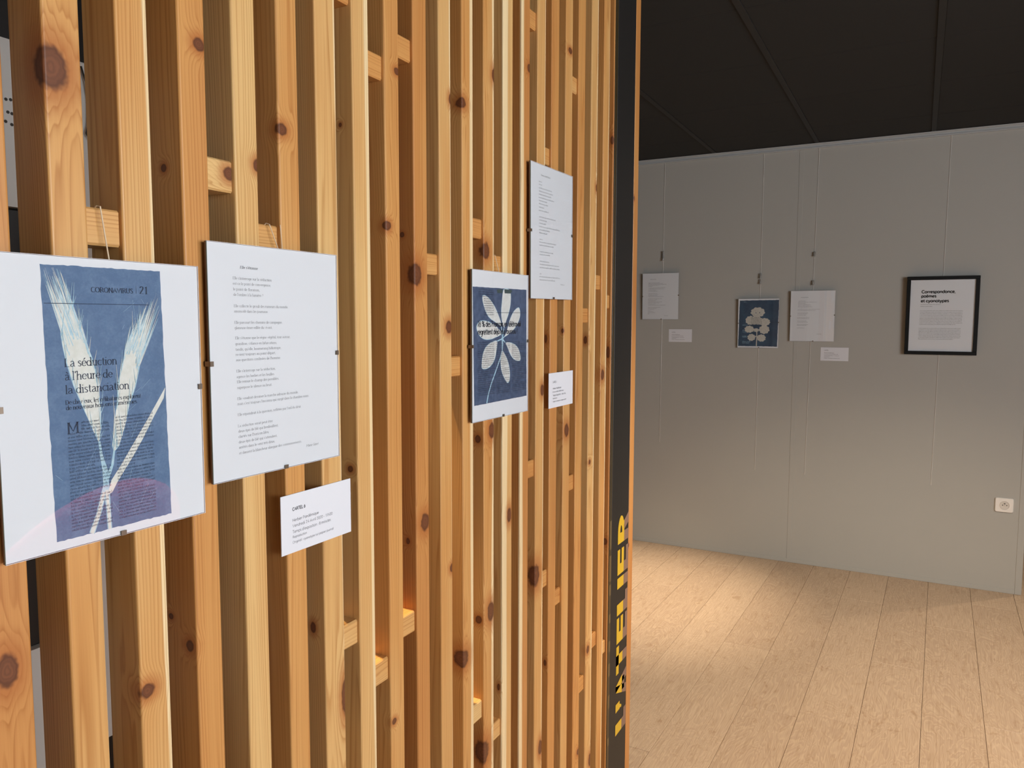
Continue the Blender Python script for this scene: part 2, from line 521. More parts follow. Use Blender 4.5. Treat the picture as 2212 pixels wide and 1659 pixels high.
KNOTS = {'B': [(0, .007, 1.742, .0185, .0225)], 'D': [(0, .030, 1.82, .0085, .0080), (-.0319, 0, 1.672, .0050, .0050), (-.047, 0, 1.114, .0044, .0043), (-.0132, 0, 1.082, .0068, .0079)],
         'E': [(0, .0385, 1.693, .0075, .0085)], 'F': [(0, .0065, 1.749, .0095, .0085)], 'H': [(-.0253, 0, 1.791, .0030, .0035), (-.0154, 0, 1.253, .0057, .0053)],
         'I': [(0, .0042, 1.645, .0090, .0080), (0, .0334, 1.899, .0080, .0060), (0, .0089, .795, .0060, .0058)],
         'J': [(-.0261, 0, 1.639, .0049, .0048), (0, .0052, 1.57, .0160, .0200), (0, .0267, 1.125, .0130, .0170), (-.019, 0, 1.094, .0041, .0060)],
         'K': [(0, .0305, 1.478, .0110, .0120), (0, .0405, 1.895, .0080, .0105), (0, .0374, 1.014, .0075, .0085)],
         'L': [(0, -.001, 1.9, .0140, .0105), (-.006, .002, .814, .0180, .0190)],
         'M': [(0, .0434, 1.983, .0110, .0150), (0, .0084, 1.63, .0140, .0170), (0, .0287, .876, .0140, .0220), (-.0126, 0, .865, .0080, .0090), (-.004, 0, .576, .0200, .0260), (-.0144, 0, 1.247, .0070, .0085), (0, .0324, 1.262, .0120, .0170)],
         'O': [(0, .0352, 2.041, .0080, .0095)], 'R': [(0, .0243, 2.145, .0110, .0075), (0, .0202, 1.214, .0130, .0170), (-.004, 0, 1.465, .0038, .0057)],
         'T': [(0, .0446, 1.844, .0090, .0115), (0, .0144, .579, .0090, .0115), (0, .040, .246, .0120, .0190), (-.0107, 0, 1.439, .0053, .0105), (0, .0127, 1.107, .0070, .0064)],
         'N': [(0, .030, 1.065, .0090, .0170), (-.0096, 0, .684, .0035, .0080)], 'P': [(-.003, .004, .888, .0180, .0270), (0, .0326, .449, .0105, .0190), (0, .0324, 1.328, .0090, .0145)],
         'S': [(0, .0400, .314, .0110, .0090)], 'Q': [(-.0088, 0, .644, .0038, .0080), (-.0118, 0, 1.447, .0037, .0105)],
         'G': [(-.0241, 0, 1.02, .0056, .0088), (0, .043, .897, .0085, .0290)], 'A': [(0, .0152, 1.145, .0105, .0180)], 'C': [(-.002, .0090, 1.058, .0095, .0090)],
         'U': [(0, .0141, 1.34, .0120, .0150)], 'V': [(-.0038, 0, 1.997, .0055, .0120), (-.008, 0, 1.401, .0056, .0175), (-.0104, 0, .845, .0072, .0105)]}


def wood_props(o, tone, sap=9.0, knots=(), seed=0):
    rg = random.Random(seed)
    o['tone'] = float(tone)
    o['sap'] = float(sap if not isinstance(sap, tuple) else sap[1])
    o['sap_near'] = float(9.0 if not isinstance(sap, tuple) else -sap[0])
    ang = rg.uniform(0, 6.28)
    dd = rg.uniform(0.035, 0.12)
    o['pith'] = (-0.03 + dd * math.cos(ang), 0.02 + dd * math.sin(ang), 0.0)
    for i, (x, y, z, rw, rz) in enumerate(knots):
        o['knot%d' % i] = (float(x), float(y), float(z))
        o['knotsize%d' % i] = (float(rw), float(rw), float(rz))
    o.data.materials.append(PINE[len(knots)])


def slat_profile(w, d, r=0.0028):
    pts = []
    for cx, cy, a0 in ((-r, r, 270), (-r, w - r, 0)):
        for k in range(4):
            a = R(a0 + 30 * k)
            pts.append((cx + r * math.cos(a), cy + r * math.sin(a)))
    c = 0.002
    pts += [(-d + c, w), (-d, w - c), (-d, c), (-d + c, 0)]
    return pts


def make_slat(w, d=SLD, z0=0.0, z1=CEIL):
    m = MB()
    pr = slat_profile(w, d)
    m.loft([[(x, y, z0) for x, y in pr], [(x, y, z1) for x, y in pr]])
    return m


allsl = []
for k in range(11, 0, -1):
    l = 0.3917 - 0.0793 * k
    allsl.append((None, l, l + 0.0395))
for key, (l, r) in SLATS.items():
    allsl.append((key, l, r))
ends = {}
for i, (key, l, r) in enumerate(allsl):
    rg = random.Random(i * 31 + 5)
    o = make_slat(round(r - l, 4), z1=CEIL - 0.002).build('slat', None, slatwall, (0, l, 0.0005))
    kk = KNOTS.get(key, []) if key else [(0, rg.uniform(0, .04), rg.uniform(.5, 2.2), .01, .012) for _ in range(2)]
    wood_props(o, TONE.get(key, rg.uniform(.2, .7)), SAP.get(key, 9.0), kk, i)
    ends[key] = i
# the last, set-back slat beside the black post
o = make_slat(0.0235, 0.05, 0.0005, CEIL - 0.002).build('slat', None, slatwall, (-0.002, 2.0668, 0))
wood_props(o, .7, 9.0, KNOTS['V'], 77)

# spacer blocks glued between neighbouring slats
BLOCKS = [('B', 1.590, .040, .35), ('D', 1.672, .040, .15), ('E', 1.599, .040, .35), ('G', 1.986, .040, .55), ('H', 1.896, .039, .6), ('I', 1.946, .038, .65), ('J', 1.592, .038, .35),
          ('L', 1.673, .039, .6), ('K', 1.403, .039, .55), ('M', 1.606, .039, .5), ('P', 1.873, .040, .5), ('O', 2.155, .040, .6), ('R', 2.076, .040, .4), ('S', 1.505, .039, .5),
          ('T', 1.596, .040, .5), ('U', 1.545, .038, .5), ('O', 1.147, .041, .6), ('R', 1.071, .040, .5), ('G', .988, .040, .3), ('H', .894, .041, .35), ('I', .949, .039, .3),
          ('L', .673, .040, .1), ('M', .594, .039, .4), ('P', .862, .042, .5), ('Q', .793, .042, .6), ('T', .584, .042, .6), ('S', .491, .042, .5), ('U', .532, .038, .4)]
for bi, (key, zc, h, tone) in enumerate(BLOCKS):
    i = ends[key]
    ya = allsl[i][2]
    yb = allsl[i + 1][1] if i + 1 < len(allsl) else 2.060
    w = yb - ya - 0.0004
    m = MB()
    hh, dep, c = h / 2, 0.040, 0.0022
    # local z runs along the block (grain direction); turned to lie along the wall
    prof = [(-c, -hh), (0, -hh + c), (0, hh - c), (-c, hh), (-dep, hh), (-dep, -hh)]
    m.loft([[(x - (0.0008 if e else 0), y, z) for x, y in prof] for z, e in ((0, 1), (0.0008, 0), (w - 0.0008, 0), (w, 1))])
    o = m.build('spacer_block', None, slatwall, (-0.0055, ya + 0.0002, zc))
    o.rotation_euler = (R(-90), 0, 0)
    rg = random.Random(bi + 400)
    kn = []
    if bi == 1: kn = [(0, -.004, .036, .009, .009)]
    wood_props(o, tone, 9.0, kn, bi + 900)
    o['pith'] = (-0.05 + rg.uniform(-.05, .02), rg.choice((-1, 1)) * rg.uniform(0.05, 0.09), 0.0)

# ------------------------------------------------------------------ stroke lettering
def arc(cx, cy, rx, ry, a0, a1, n=None):
    n = n or max(4, int(abs(a1 - a0) / 24))
    return [(cx + rx * math.cos(R(a0 + (a1 - a0) * k / n)), cy + ry * math.sin(R(a0 + (a1 - a0) * k / n))) for k in range(n + 1)]


GLY = {
    'a': (4.8, 'o2.3,2.5,1.8,2.4,0,360;4.1,5 4.1,0'), 'b': (5, '1,8 1,0;o2.8,2.5,1.8,2.4,0,360'), 'c': (4.2, 'o2.5,2.5,1.9,2.4,45,315'),
    'd': (5, '4,8 4,0;o2.2,2.5,1.8,2.4,0,360'), 'e': (4.5, '0.5,2.7 4.1,2.7;o2.3,2.5,1.8,2.4,5,320'), 'f': (2.9, '3.2,7.6 2.3,8 1.5,7.2 1.3,6 1.3,0;0.3,5 2.7,5'),
    'g': (4.8, 'o2.3,2.6,1.8,2.3,0,360;4.1,5 4.1,-1 3.4,-2.2 2.2,-2.6 .8,-2.1'), 'h': (5, '1,8 1,0;1,3.4 1.8,4.6 2.8,5 3.7,4.4 4,3.2 4,0'),
    'i': (2, '1,5 1,0;1,6.7 1,7.4'), 'j': (2, '1,5 1,-1.4 .3,-2.4;1,6.7 1,7.4'), 'k': (4.6, '1,8 1,0;3.9,5 1.1,2.3;2,3.1 4.1,0'), 'l': (2, '1,8 1,0'),
    'm': (7.6, '1,5 1,0;1,3.6 1.7,4.7 2.6,5 3.4,4.4 3.8,3.2 3.8,0;3.8,3.4 4.5,4.7 5.4,5 6.2,4.4 6.6,3.2 6.6,0'), 'n': (5, '1,5 1,0;1,3.4 1.8,4.6 2.8,5 3.7,4.4 4,3.2 4,0'),
    'o': (4.8, 'o2.4,2.5,1.9,2.5,0,360'), 'p': (5, '1,5 1,-2.5;o2.8,2.5,1.8,2.4,0,360'), 'q': (5, '4,5 4,-2.5;o2.2,2.5,1.8,2.4,0,360'), 'r': (3.2, '1,5 1,0;1,3.2 1.8,4.6 3,4.9'),
    's': (3.6, '3,4.3 2.2,5 1.2,4.8 .7,4 1.2,3.1 2.5,2.4 3.1,1.4 2.6,.3 1.6,0 .6,.6'), 't': (2.9, '1.4,6.8 1.4,.9 1.9,.1 2.8,.4;.4,5 2.7,5'), 'u': (5, '1,5 1,1.6 1.5,.4 2.4,0 3.4,.6 4,1.8;4,5 4,0'),
    'v': (4.4, '.4,5 2.2,0 4,5'), 'w': (6.6, '.4,5 1.9,0 3.3,4.6 4.7,0 6.2,5'), 'x': (4.4, '.5,5 3.9,0;3.9,5 .5,0'), 'y': (4.4, '.4,5 2.2,.2;4,5 2.2,.2 1.4,-2 .5,-2.5'), 'z': (4.2, '.6,5 3.6,5 .6,0 3.7,0'),
    'A': (6.2, '.5,0 3.1,7.4 5.7,0;1.5,2.6 4.7,2.6'), 'B': (5.4, '1,7.4 1,0;1,7.4 3.2,7.3 4.2,6.4 4.1,4.6 3,3.9 1,3.9;3,3.9 4.6,3.1 4.8,1.4 3.8,.2 1,0'), 'C': (6.2, 'o3.6,3.7,2.9,3.8,50,310'),
    'D': (6.2, '1,7.4 1,0;1,7.4 3,7.3 4.9,6.2 5.5,3.7 4.9,1.2 3,.1 1,0'), 'E': (5, '1,7.4 1,0;1,7.4 4.4,7.4;1,3.9 3.9,3.9;1,0 4.5,0'), 'F': (4.8, '1,7.4 1,0;1,7.4 4.4,7.4;1,3.9 3.9,3.9'),
    'G': (6.6, 'o3.6,3.7,2.9,3.8,50,330;6.1,0.5 6.1,3.2;4.2,3.3 6.4,3.3'), 'H': (6.4, '1,7.4 1,0;5.4,7.4 5.4,0;1,3.8 5.4,3.8'), 'I': (2.4, '1.2,7.4 1.2,0'), 'L': (4.8, '1,7.4 1,0;1,0 4.4,0'),
    'M': (8, '1,7.4 1,0;1,7.4 4,1.2 7,7.4;7,7.4 7,0'), 'N': (6.6, '1,7.4 1,0;1,7.4 5.6,0;5.6,7.4 5.6,0'), 'O': (7.2, 'o3.6,3.7,3,3.8,0,360'), 'P': (5.2, '1,7.4 1,0;1,7.4 3.3,7.3 4.5,6.2 4.4,4.6 3.3,3.6 1,3.5'),
    'R': (5.8, '1,7.4 1,0;1,7.4 3.3,7.3 4.5,6.2 4.4,4.6 3.3,3.8 1,3.7;2.9,3.7 5.4,0'), 'S': (4.8, '4.1,6.4 3.2,7.4 1.8,7.3 .8,6.2 1.1,4.8 3.4,3.4 4.2,2.1 3.6,.5 2.2,-.1 .8,.8'), 'T': (5.4, '2.7,7.4 2.7,0;.4,7.4 5,7.4'),
    'U': (6.4, '1,7.4 1,2.4 1.7,.6 3.2,0 4.7,.6 5.4,2.4 5.4,7.4'), 'V': (6, '.4,7.4 3,0 5.6,7.4'),
    '0': (4.8, 'o2.4,3.6,1.8,3.7,0,360'), '1': (4, '1.2,6 2.4,7.4 2.4,0'), '2': (4.6, '.7,5.8 1.4,7.1 2.8,7.3 3.8,6.2 3.5,4.6 .7,0 4,0'), '4': (4.8, '3.4,0 3.4,7.4 .5,2.2 4.5,2.2'), '5': (4.6, '3.8,7.4 1.3,7.4 1,4.3 2.6,4.6 3.8,3.4 3.7,1.2 2.4,0 .8,.5'),
    '6': (4.8, '3.6,7.2 1.9,5.4 .8,3.2;o2.4,2.3,1.8,2.3,0,360'), '7': (4.4, '.6,7.4 3.9,7.4 1.6,0'), '8': (4.8, 'o2.4,5.5,1.5,1.8,0,360;o2.4,1.9,1.9,1.9,0,360'),
    ',': (1.9, '1,.5 .5,-1.2'), '.': (1.9, '1,.0 1,.6'), "'": (1.6, '.9,7.8 .6,6'), '-': (2.8, '.5,2.5 2.3,2.5'), ':': (2, '1,0 1,.7;1,3.6 1,4.3'), '?': (4.2, '.8,6.2 1.8,7.5 3.2,7 3.4,5.6 2.1,4 2,2.2;2,.0 2,.6'),
    '!': (2.2, '1.1,7.8 1.1,2.2;1.1,0 1.1,.7'), '%': (7.6, 'o1.9,5.7,1.4,1.7,0,360;o5.7,1.7,1.4,1.7,0,360;5.6,7.4 2,0'), ' ': (2.3, ''),
}
SERIF_A = (4.5, '.8,4.1 1.5,4.9 2.6,4.9 3.3,4.1 3.4,3 3.4,.7 4.4,.1;3.4,2.9 1.6,2.5 .6,1.5 .9,.3 1.8,0 3.4,.9')
ACC = {'é': ('e', '2,6 3.3,7.6'), 'è': ('e', '3,6 1.6,7.6'), 'ê': ('e', '1.2,6.2 2.3,7.5 3.4,6.2'), 'à': ('a', '3,6 1.6,7.6'), 'ç': ('c', '2.6,0 2.8,-1 2,-1.8'), 'ù': ('u', '3,6 1.6,7.6')}
_gc = {}


def glyph(ch, serif):
    key = (ch, serif)
    if key in _gc: return _gc[key]
    extra = ''
    if ch in ACC:
        ch, extra = ACC[ch]
    if ch == 'œ':
        a, sa = glyph('o', serif); b2, sb = glyph('e', serif)
        r_ = (a + b2 - 1.0, sa + [[(x + a - 1.0, y) for x, y in s_] for s_ in sb])
        _gc[key] = r_
        return r_
    adv, st = SERIF_A if (ch == 'a' and serif) else GLY[ch]
    out = []
    for s_ in (st + (';' + extra if extra else '')).split(';'):
        if not s_: continue
        if s_[0] == 'o':
            out.append(arc(*[float(q_) for q_ in s_[1:].split(',')]))
        else:
            out.append([tuple(float(c_) for c_ in q_.split(',')) for q_ in s_.split()])
    if serif and ch not in ",.'-:?!%":
        for s_ in list(out):
            if len(s_) > 8: continue
            for e, nx in ((s_[0], s_[1]), (s_[-1], s_[-2])):
                if abs(e[0] - nx[0]) < 0.01 and abs(e[1] - nx[1]) > 1.5:
                    if e[1] in (0.0, -2.5) or (e[1] == 7.4):
                        out.append([(e[0] - 0.95, e[1]), (e[0] + 0.95, e[1])])
                    elif e[1] in (5.0, 8.0) and e[1] > nx[1]:
                        out.append([(e[0] - 1.0, e[1] - 0.5), (e[0], e[1])])
    _gc[key] = (adv, out)
    return _gc[key]


def ribbon(mb_, pts, hw, d, hw2=None, mi=0):
    """flat stroke through (u, v) points; hw = half width of upright strokes, hw2 of level ones"""
    hw2 = hw if hw2 is None else hw2
    n = len(pts)
    L_, R_ = [], []
    for i in range(n):
        a = pts[max(i - 1, 0)]; b_ = pts[min(i + 1, n - 1)]
        dx, dy = b_[0] - a[0], b_[1] - a[1]
        ln = math.hypot(dx, dy) or 1e-9
        h = hw[i] if isinstance(hw, list) else hw2 + (hw - hw2) * abs(dy) / ln
        nx, ny = -dy / ln * h, dx / ln * h
        L_.append((pts[i][0] + nx, pts[i][1] + ny)); R_.append((pts[i][0] - nx, pts[i][1] - ny))
    vs = [(u, -d, v) for u, v in L_] + [(u, -d, v) for u, v in R_]
    mb_.add(vs, [(i, i + n, i + n + 1, i + 1) for i in range(n - 1)], mi)


def text(mb_, s, u, v, width, xh, d, serif=True, weight=0.42, thin=0.2, slant=0.0, mi=0):
    """one line of lettering: left end u, baseline v, total width, x-height (all in metres)"""
    tot = sum(glyph(c_, serif)[0] for c_ in s)
    su = width / tot
    sv = xh / 5.0
    k = (su + sv) / 2
    x = 0.0
    for c_ in s:
        adv, st = glyph(c_, serif)
        for pl in st:
            pts = [(u + (x + px) * su + slant * py * sv, v + py * sv) for px, py in pl]
            ribbon(mb_, pts, weight * k, d, thin * k, mi)
        x += adv


def greek(mb_, u, v, width, xh, d, seed, mi=0, hw=None, gap=True):
    """a line of print too small to read: uneven upright and level ticks grouped as words"""
    rg = random.Random(seed)
    x = 0.0
    hw = hw or xh * 0.10
    while x < width - xh * 0.4:
        n = rg.randint(2, 9)
        for _ in range(n):
            if x > width - xh * 0.4: break
            h = xh * rg.choice((1, 1, 1, 1, 1.5))
            w = xh * rg.uniform(0.35, 0.6)
            mb_.flat([(u + x, v), (u + x + 2 * hw, v), (u + x + 2 * hw, v + h), (u + x, v + h)], d, mi)
            yy = v + xh * rg.choice((0, 0.45, 0.85))
            mb_.flat([(u + x, yy), (u + x + w, yy), (u + x + w, yy + 1.4 * hw), (u + x, yy + 1.4 * hw)], d, mi)
            x += w + hw * 2.2
        if gap: x += xh * 0.55


# ------------------------------------------------------------------ clip frames (glass sandwich held by four spring clips)
def clip(parent, u, v, side):
    m = MB()
    t = 0.0008
    w = 0.0032
    # built for the left edge, then turned: front tab, side strap, back leg
    def bx(a0, a1, d0, d1):
        for_ = []
        if side in ('l', 'r'):
            s_ = 1 if side == 'l' else -1
            xs = sorted((u + s_ * a0, u + s_ * a1))
            m.box(xs[0], xs[1], -d1, -d0, v - w, v + w)
        else:
            s_ = 1 if side == 'b' else -1
            zs = sorted((v + s_ * a0, v + s_ * a1))
            m.box(u - w, u + w, -d1, -d0, zs[0], zs[1])
    bx(-t, 0.0045, 0.0002, 0.0002 + t)
    bx(-t, 0.0, -0.0095, 0.0002)
    bx(-t, 0.02, -0.0095, -0.0095 + t)
    return m.build('clip', CLIPM, parent)


def clip_frame(loc, rz, w, h, label, group=None, tilt=0.0, lean=0.0):
    root = tag(empty('clip_frame', loc, rz), label, 'picture frame', group)
    root.rotation_euler = (lean, tilt, rz)
    m = MB(); m.bbox(0.0, w, 0.0017, 0.0050, 0.0, h, 0.0004); m.build('backing_board', BOARD, root)
    m = MB(); m.box(0.0004, w - 0.0004, 0.00155, 0.00165, 0.0004, h - 0.0004); sheet = m.build('sheet', PAPER, root)
    m = MB(); m.box(0, w, 0.0, 0.0006, 0, h); g = m.build('glass_pane', GLASS, root)
    m = MB()
    e = 0.0003
    m.box(-e, 0, 0.0, 0.0016, 0, h); m.build('glass_edge', EDGEG, g)
    m = MB(); m.box(w, w + e, 0, 0.0016, 0, h); m.box(0, w, 0, 0.0016, -e, 0); m.box(0, w, 0, 0.0016, h, h + e)
    m.build('polished_rim', PAPER, g)
    clip(root, 0, h * 0.5, 'l'); clip(root, w, h * 0.52, 'r'); clip(root, w * 0.53, 0, 'b')
    return root, sheet


PD = -0.00145   # print depth: just in front of the sheet, behind the glass
RW = R(90)

# ---- wheat print (nearest frame)
f1, sh1 = clip_frame((0, 0.4046, 1.2541), RW, 0.2328, 0.30, 'glass clip frame with a blue print of two white wheat ears over newspaper')
CY1 = cyan_material('hazed_cyanotype_blue', (0.105, 0.172, 0.300), (0.158, 0.242, 0.385), 45)  # blue lifted to take in the pale reflected haze on the glass
CY1W = cyan_material('cyanotype_cream', (0.70, 0.70, 0.64), (0.80, 0.80, 0.76), 160)
CY1L = cyan_material('cyanotype_pale_blue', (0.36, 0.56, 0.68), (0.56, 0.72, 0.78), 160)
NEWS1 = flatmat('newsprint_ink_blue', (0.026, 0.042, 0.080), 0.8)
mm = lambda pts: [(a * .001, b_ * .001) for a, b_ in pts]
m = MB()
rg = random.Random(3)
def ragged(c4, n=34, amp=0.0005):
    out = []
    for k in range(4):
        a, b_ = c4[k], c4[(k + 1) % 4]
        for i in range(n):
            f = i / n
            j = amp if i else 0
            out.append((a[0] + (b_[0] - a[0]) * f + rg.uniform(-j, j), a[1] + (b_[1] - a[1]) * f + rg.uniform(-j, j)))
    return out
m.flat(ragged(mm([(50.5, 9.7), (186.1, 9.4), (181.8, 291.5), (46.4, 291.0)])), PD - 0.00005)
pr1 = m.build('cyanotype_print', CY1, sh1)
# halo round the ears, then the ears, awns, stems and blade
def grow(pts, k):
    cx = sum(p_[0] for p_ in pts) / len(pts); cy = sum(p_[1] for p_ in pts) / len(pts)
    out = []
    for a, b_ in pts:
        dx, dy = a - cx, b_ - cy
        ln = math.hypot(dx, dy) or 1
        out.append((a + dx / ln * k, b_ + dy / ln * k))
    return out
ear1 = mm([(66.5, 246.0), (71.5, 236.0), (76.0, 252.0), (80.5, 234.0), (90.2, 211.5), (95.9, 194.9), (99.4, 176.1), (101.9, 157.2), (103.3, 138.2), (102.6, 119.3), (99.8, 106.0), (94.8, 118.2), (89.0, 133.4), (83.2, 148.4), (75.8, 169.4), (69.6, 191.9), (66.2, 208.0), (64.7, 220.0)])
ear2 = mm([(139.0, 212.0), (144.0, 222.0), (147.5, 210.0), (152.0, 222.0), (151.5, 206.0), (153.1, 192.6), (150.1, 179.6), (144.6, 162.4), (136.6, 141.3), (131.1, 120.2), (123.2, 99.6), (117.3, 94.0), (115.3, 100.7), (118.4, 121.7), (122.9, 146.9), (126.0, 168.1), (131.5, 189.1)])
a1f = mm([(67.5, 214.0), (71.1, 225.8), (76.3, 228.8), (82.5, 227.8), (87.3, 217.6), (92.0, 205.3), (95.8, 192.8)])
a1t = mm([(47.6, 283.8), (50.8, 289.6), (57.4, 289.6), (64.8, 289.6), (70.3, 277.3), (72.6, 261.6), (81.4, 251.9)])
a2f = mm([(131.5, 189.1), (136.8, 204.0), (144.1, 210.2), (148.9, 210.1), (152.1, 199.2), (152.9, 188.2)])
a2t = mm([(140.1, 227.5), (149.9, 236.2), (161.5, 252.6), (167.9, 257.1), (175.8, 266.2), (178.6, 240.7)])
def lerp_pts(ps, f):
    x = f * (len(ps) - 1); i = min(int(x), len(ps) - 2); g_ = x - i
    return (ps[i][0] * (1 - g_) + ps[i + 1][0] * g_, ps[i][1] * (1 - g_) + ps[i + 1][1] * g_)
pale, cream = MB(), MB()
lay = 0
pale.flat(grow(ear1, 0.0016), PD - 0.00003); pale.flat(grow(ear2, 0.0014), PD - 0.000035)
cream.flat(ear1, PD); cream.flat(ear2, PD + .00001)
for fr_, to_, N, far in ((a1f, a1t, 150, 1.0), (a2f, a2t, 110, 1.05)):
    for k in range(N):
        f = (k + rg.random()) / N
        a = lerp_pts(fr_, f); b_ = lerp_pts(to_, min(1, max(0, f + rg.uniform(-.10, .10))))
        s_ = rg.uniform(0.35, 1.0) * far
        b_ = (a[0] + (b_[0] - a[0]) * s_, a[1] + (b_[1] - a[1]) * s_)
        b_ = (min(max(b_[0], .0485), .1795), min(b_[1], .2895))
        bk = rg.uniform(.05, .3); a = (a[0] - (b_[0] - a[0]) * bk, a[1] - (b_[1] - a[1]) * bk)
        mid = ((a[0] + b_[0]) / 2 + rg.uniform(-.0006, .0006), (a[1] + b_[1]) / 2)
        tgt = cream if rg.random() < 0.45 else pale
        w0 = rg.uniform(.0002, .0008)
        lay += 1; ribbon(tgt, [a, mid, b_], [w0, w0 * .7, w0 * .15], PD + .00004 + lay * 1.5e-6)
# side awns lower down the ears
for ear, sgn in ((ear1, 1), (ear2, 1)):
    for k in range(46):
        f = rg.random()
        a = lerp_pts(ear[1:9] if rg.random() < .5 else ear[8:], f)
        b_ = (a[0] + rg.uniform(-.004, .006), a[1] + rg.uniform(.010, .034))
        if b_[1] > .288: continue
        lay += 1; ribbon(pale if rg.random() < .7 else cream, [a, b_], [.0004, .00008], PD + .00004 + lay * 1.5e-6)
st1 = mm([(100.5, 107.0), (102.1, 92.0), (105.8, 74.4), (106.5, 52.9), (107.9, 31.1), (108.5, 9.6)])
st2 = mm([(117.3, 95.0), (114.4, 79.4), (107.6, 64.4), (103.5, 51.3), (96.6, 29.3), (88.1, 9.8)])
ribbon(pale, st1, [.0012, .0016, .003, .0036, .0026, .0026], PD)
ribbon(pale, st2, [.0011, .0015, .0022, .0030, .0029, .0033], PD + .00001)
ribbon(cream, st1[3:], [.0016, .0017, .0017], PD + .00004); ribbon(cream, st2[3:], [.0016, .0020, .0022], PD + .00005)
blade = mm([(183.5, 158.5), (180.9, 146.2), (167.9, 127.1), (152.0, 102.2), (139.1, 84.1), (126.7, 68.6), (119.3, 59.1), (113.2, 49.4), (106.9, 46.8), (112.5, 62.5), (124.7, 77.7), (142.2, 101.3), (160.3, 125.7)])
cream.flat(blade, PD + .00003)
for k in range(18):   # fine hairs and streaks across the print
    a = (rg.uniform(.05, .17), rg.uniform(.02, .28)); b_ = (a[0] + rg.uniform(-.012, .02), a[1] + rg.uniform(-.02, .03))
    if .05 < b_[0] < .178 and .015 < b_[1] < .286: ribbon(pale, [a, b_], .00008, PD - .00001)
pale.build('pale_halo', CY1L, sh1)
cream.build('wheat_silhouette', CY1W, sh1)
tx = MB()
TD = -0.0009
text(tx, 'CORONAVIRUS', .0980, .2652, .0488, .0034, TD, True, .45, .22)
text(tx, '21', .1545, .2652, .0108, .0054, TD, True, .5, .25)
tx.box(.1505, .1507, -TD - .00001, -TD, .2650, .2735)
ribbon(tx, mm([(48.5, 252.5), (166.0, 252.9)]), .0003, TD)
text(tx, 'La séduction', .0664, .1881, .0581, .0056, TD, True, .36, .17)
text(tx, "à l'heure de", .0660, .1744, .0528, .0056, TD, True, .36, .17)
text(tx, 'la distanciation', .0662, .1604, .0717, .0056, TD, True, .36, .17)
text(tx, 'De chez eux, les célibataires explorent', .0657, .1494, .0857, .0030, TD, True, .40, .2)
text(tx, 'de nouveaux horizons numériques', .0661, .1437, .0802, .0030, TD, True, .40, .2)
text(tx, 'M', .0664, .1193, .0124, .0075, TD, True, .5, .2)
tx.build('printed_text', NEWS1, sh1)
tx = MB()
for k in range(32):
    v = .1285 - .0036 * k
    u0, w0 = (.0815, .0315) if k < 3 else (.0668, .0462)
    greek(tx, u0, v, w0 * (1 if rg.random() < .85 else rg.uniform(.5, .9)), .0017, TD, 100 + k, hw=.00014)
    greek(tx, .1200, v + .0010, .0465 * (1 if rg.random() < .85 else rg.uniform(.4, .9)), .0017, TD, 200 + k, hw=.00014)
tx.build('printed_text', flatmat('newsprint_ink_pale', (0.040, 0.066, 0.125), 0.8), sh1)
m = MB(); m.tube([(.1245 - .005, .0215, .350 + .0065), (.1235 - .005, .0165, .3578), (.1240 - .005, .0112, .3570), (.1330 - .008, .0085, .300), (.130, .0075, .27)], .0008)
m.build('hanging_string', TWINE, f1)

# ---- poem next to it
f2, sh2 = clip_frame((0, 0.6515, 1.2863), RW, 0.2336, 0.30, 'glass clip frame with a poem printed on white, nearest the wheat print')
POEM = ["Elle s'étonne", "Elle s'interroge sur la séduction", "est-ce le point de convergence,", "le point de floraison,", "de l'ombre à la lumière ?",
        "Elle collecte le grouli des rumeurs du monde,", "amoncelé dans les journaux.", "Elle parcourt les chemins de campagne,", "glaneuse émerveillée du vivant,",
        "Elle s'étonne que le règne végétal, tour autour,", "grandisse, s'élance en bifurcations,", "tandis, qu'elle, boomerang héliotrope,", "revient toujours au point départ,", "aux questions confinées de l'homme.",
        "Elle s'interroge sur la séduction,", "agence les herbes et les feuilles.", "Elle remue le champ des possibles,", "superpose le silence au bruit.",
        "Elle voudrait dessiner la marche adoucie du monde,", "mais c'est toujours l'inconnu qui surgit dans la chambre noire.", "Elle répondrait à la question, reflétée par l'œil du désir.",
        "La séduction serait peut-être", "deux épis de blé qui bredouillent,", "clartés sur l'horizon bleu", "deux épis de blé qui s'attendent,", "arrêtés dans le vent très doux,", "et dansent la blancheur alanguie des commencements.", "Marie Ginet"]
P2 = [(51.6, 269.7, 30), (39.7, 255.6, 65.9), (39.7, 248.8, 64.5), (40, 241.7, 44.3), (40, 234.8, 50.2), (40.2, 220.5, 94.7), (40.4, 213.7, 57.8), (40.4, 199.5, 82.9), (40.7, 192.7, 64.2), (40.9, 179.7, 96.8),
      (40.9, 172.3, 71.6), (41.1, 165.2, 78.8), (41.1, 158.6, 68.7), (41.4, 151.7, 77.5), (41.6, 137.4, 67.5), (41.6, 130.1, 65.6), (41.9, 123.6, 73), (41.9, 116.1, 60.2), (41.8, 101.9, 109.2), (41.8, 95.1, 130.2),
      (41.9, 81.2, 114.6), (41.8, 66.7, 59.7), (42.1, 59.7, 69.6), (42.1, 52.8, 51.8), (42.3, 45.7, 67), (42.3, 38.7, 62.5), (42.6, 31.3, 113), (164.6, 23.4, 25.1)]
tx = MB()
for i, (ln, (u, v, w)) in enumerate(zip(POEM, P2)):
    if i == 0: text(tx, ln, u * .001, v * .001, w * .001, .0021, PD, True, .62, .34, .22)
    else: text(tx, ln, u * .001, v * .001, w * .001, .0021, PD, True, .38, .20, .22 if i == len(POEM) - 1 else 0)
tx.build('printed_text', INK, sh2)
m = MB(); m.tube([(.112, .0200, .331), (.1125, .0165, .3342), (.1135, .0112, .3325), (.126, .0085, .300), (.127, .0075, .27)], .0007)
